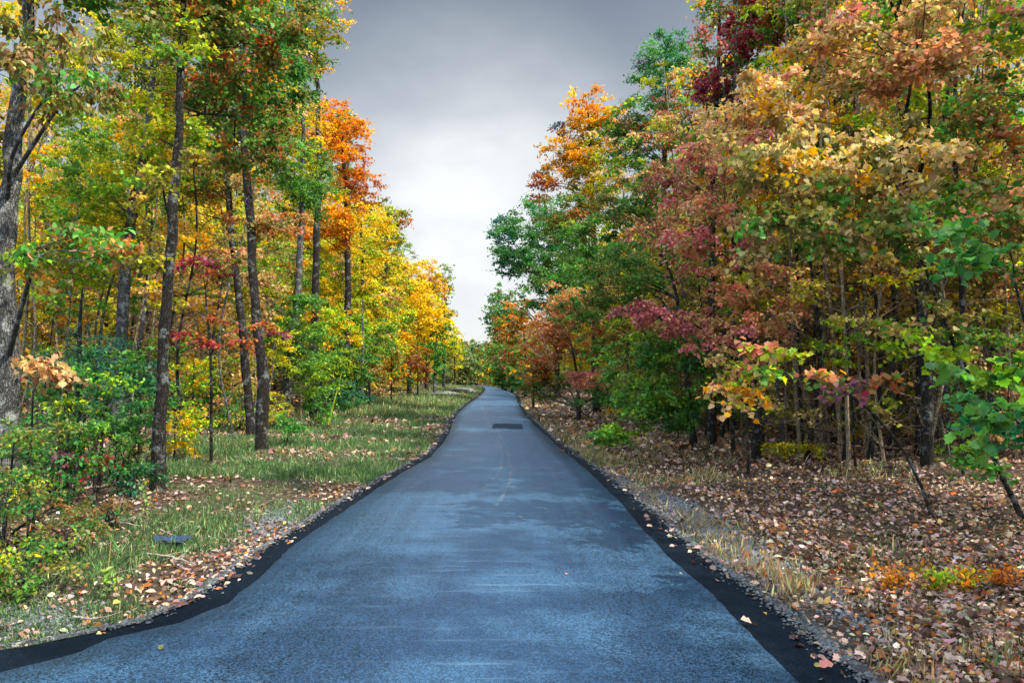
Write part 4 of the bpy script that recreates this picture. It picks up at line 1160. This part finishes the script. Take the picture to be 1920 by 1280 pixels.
# single leaves lying on the road
RL = [(1400, 1158, .085, 'pale', 'pale curled leaf on the black asphalt edge strip'), (1548, 1238, .09, 'pink', 'pinkish leaf on the black edge strip near the bottom frame'),
      (1380, 1048, .05, 'cream', 'tiny pale leaf at the gravel side of the black strip'), (1218, 984, .07, 'pale', 'pale leaf lying on the seam of the road edge'),
      (1172, 918, .07, 'cream', 'pale leaf on the right edge strip, halfway along'), (975, 968, .05, 'mauve', 'small dark leaf alone on the middle of the road'),
      (1062, 1072, .03, 'salmon', 'tiny orange leaf fragment right of the road middle'), (1277, 1072, .035, 'cream', 'tiny pale leaf fragment on the right lane near the seam'),
      (302, 1206, .05, 'olive', 'small green brown leaf on the asphalt by the lower left edge'), (1140, 900, .05, 'dorange', 'small orange leaf on the right edge strip, farthest along')]
for k, (px, py, s, cn, lab) in enumerate(RL):
    d = 2295 / (py - 700) * (CAM_H - .05) / CAM_H; q = P(px, py, d)
    r = np.random.default_rng(600 + k)
    c = np.array([[q[0], d, .062]]); ax = np.array([[r.normal(), r.normal() * .5, .15]])
    prt = leaf_arrays(np.zeros((1, 3)), np.array([s]), ax, np.array([[.1, -.35, 1.0]]), np.array([PAL[cn]]), 'lobed')
    o = link(bpy.data.objects.new('fallen_leaf', leaf_mesh('fallen_leaf', [prt], M_DRY))); o.location = c[0]
    tag(o, lab, 'leaf', 'single leaves lying on the road')

# weeds: tall stalks, ferns, orange plants in the litter
def weed(name, label, px, py, hpx, wpx, names, n, kind, size, group, seed):
    d = 2295 / (py - 700); base = ((px - 960) / FPX * d, d)
    h = hpx * d / FPX; wv = wpx * d / FPX
    r = np.random.default_rng(seed); z = float(H(*base)); Tb = Tubes(); cs = []
    root = empty(name, (base[0], base[1], z)); tag(root, label, 'plant', group)
    for k in range(n):
        a = r.random() * 6.28; q = np.array([math.cos(a) * wv, math.sin(a) * wv * .7, 0]) * r.random()
        e = q * 1.3 + np.array([0, 0, h * (.6 + .4 * r.random())])
        c = smooth_path([q * .3, (q * .5 + np.array([0, 0, e[2] * .55])), e], 7)
        Tb.add(c, np.linspace(.004, .0015, 7), 4)
        for t in range(9):
            cs.append(c[2 + t % 5] + r.normal(0, .012, 3))
    cs = np.array(cs); nn = len(cs)
    ax = r.normal(0, 1, (nn, 3)); ax[:, 2] += .5
    lf = leaf_arrays(cs + norm(ax) * size * .4, np.full(nn, size) * np.exp(r.normal(0, .25, nn)), ax, r.normal(0, .5, (nn, 3)) + [0, -.4, 1], colours(list(names.items()), nn, np.arange(nn), r), kind)
    link(bpy.data.objects.new('stems', Tb.mesh('weed_stems', M_BARK_T)), root)
    link(bpy.data.objects.new('leaves', leaf_mesh('weed_leaves', [lf], M_LEAF)), root)
GW = 'low plants growing through the right leaf litter'
for k, (px, py, h, wv, nm, lab) in enumerate([
        (1670, 1080, 55, 45, dict(gold=3, dorange=2), 'sunlit golden orange low plant in the right litter, leftmost'), (1740, 1075, 55, 40, dict(lime=3, yg=2, gold=1), 'bright green weed between the golden and the orange low plants'),
        (1800, 1065, 50, 40, dict(yg=2, orange=2, gold=1), 'green and orange low plant right of the bright green weed'), (1860, 1055, 45, 40, dict(orange=4, dorange=2), 'vivid orange low plant nearest the right frame edge'),
        (1755, 870, 30, 30, dict(lime=3, yg=1), 'small green weed at the foot of the straight dark trunk')]):
    weed('low_plant', lab, px, py, h, wv * 1.25, nm, 26 if py > 900 else 12, 'oval', .042, GW, 500 + k)
GW = 'weeds in the left verge'
for k, (px, py, h, wv, nm, lab) in enumerate([
        (280, 1000, 90, 20, dict(gr2=3, yg=1), 'feathery pale green weed right of the long fallen branch'), (215, 1130, 75, 25, dict(gr2=3, lime=1), 'pale green weed standing near the lower left road edge'),
        (110, 1090, 70, 60, dict(green=2, lime=2), 'broad green leafed weed under the yellow green bush'), (487, 990, 50, 10, dict(gr3=3, gr2=2), 'feathery grass like weed at the asphalt edge'),
        (20, 1110, 100, 60, dict(yg=3, lime=2), 'yellow green fern at the lower left corner'), (165, 1060, 60, 40, dict(olive=2, gr2=2), 'olive weed between two fallen branches')]):
    weed('low_weed', lab, px, py, h, wv, nm, 9, 'oval', .04, GW, 520 + k)
# yellow reed leaning by the left verge and a bare straw stalk
for (a, b_, lab, cn, r0) in [((305 + 310, 790, 24.5), (640, 700, 24.5), 'leaning bright yellow green stem at the back of the grass verge', 'yg', .03), ((197, 1105, 5.7), (208, 1010, 5.7), 'single upright straw stalk among the fallen branches', 'lgold', .004)]:
    p0 = P(*a); p1 = P(*b_); p0[2] = float(H(p0[0], p0[1]))
    Tb = Tubes(); Tb.add(smooth_path([p0, (p0 + p1) / 2 + [.01, 0, .02], p1], 10), np.linspace(r0, r0 * .5, 10), 6)
    cc = PAL[cn]
    ms = mat('stalk_' + cn, lambda b: b.n('BsdfPrincipled', {'Base Color': cc, 'Roughness': .6}).outputs[0])
    tag(link(bpy.data.objects.new('plant_stalk', Tb.mesh('plant_stalk', ms))), lab, 'stalk')
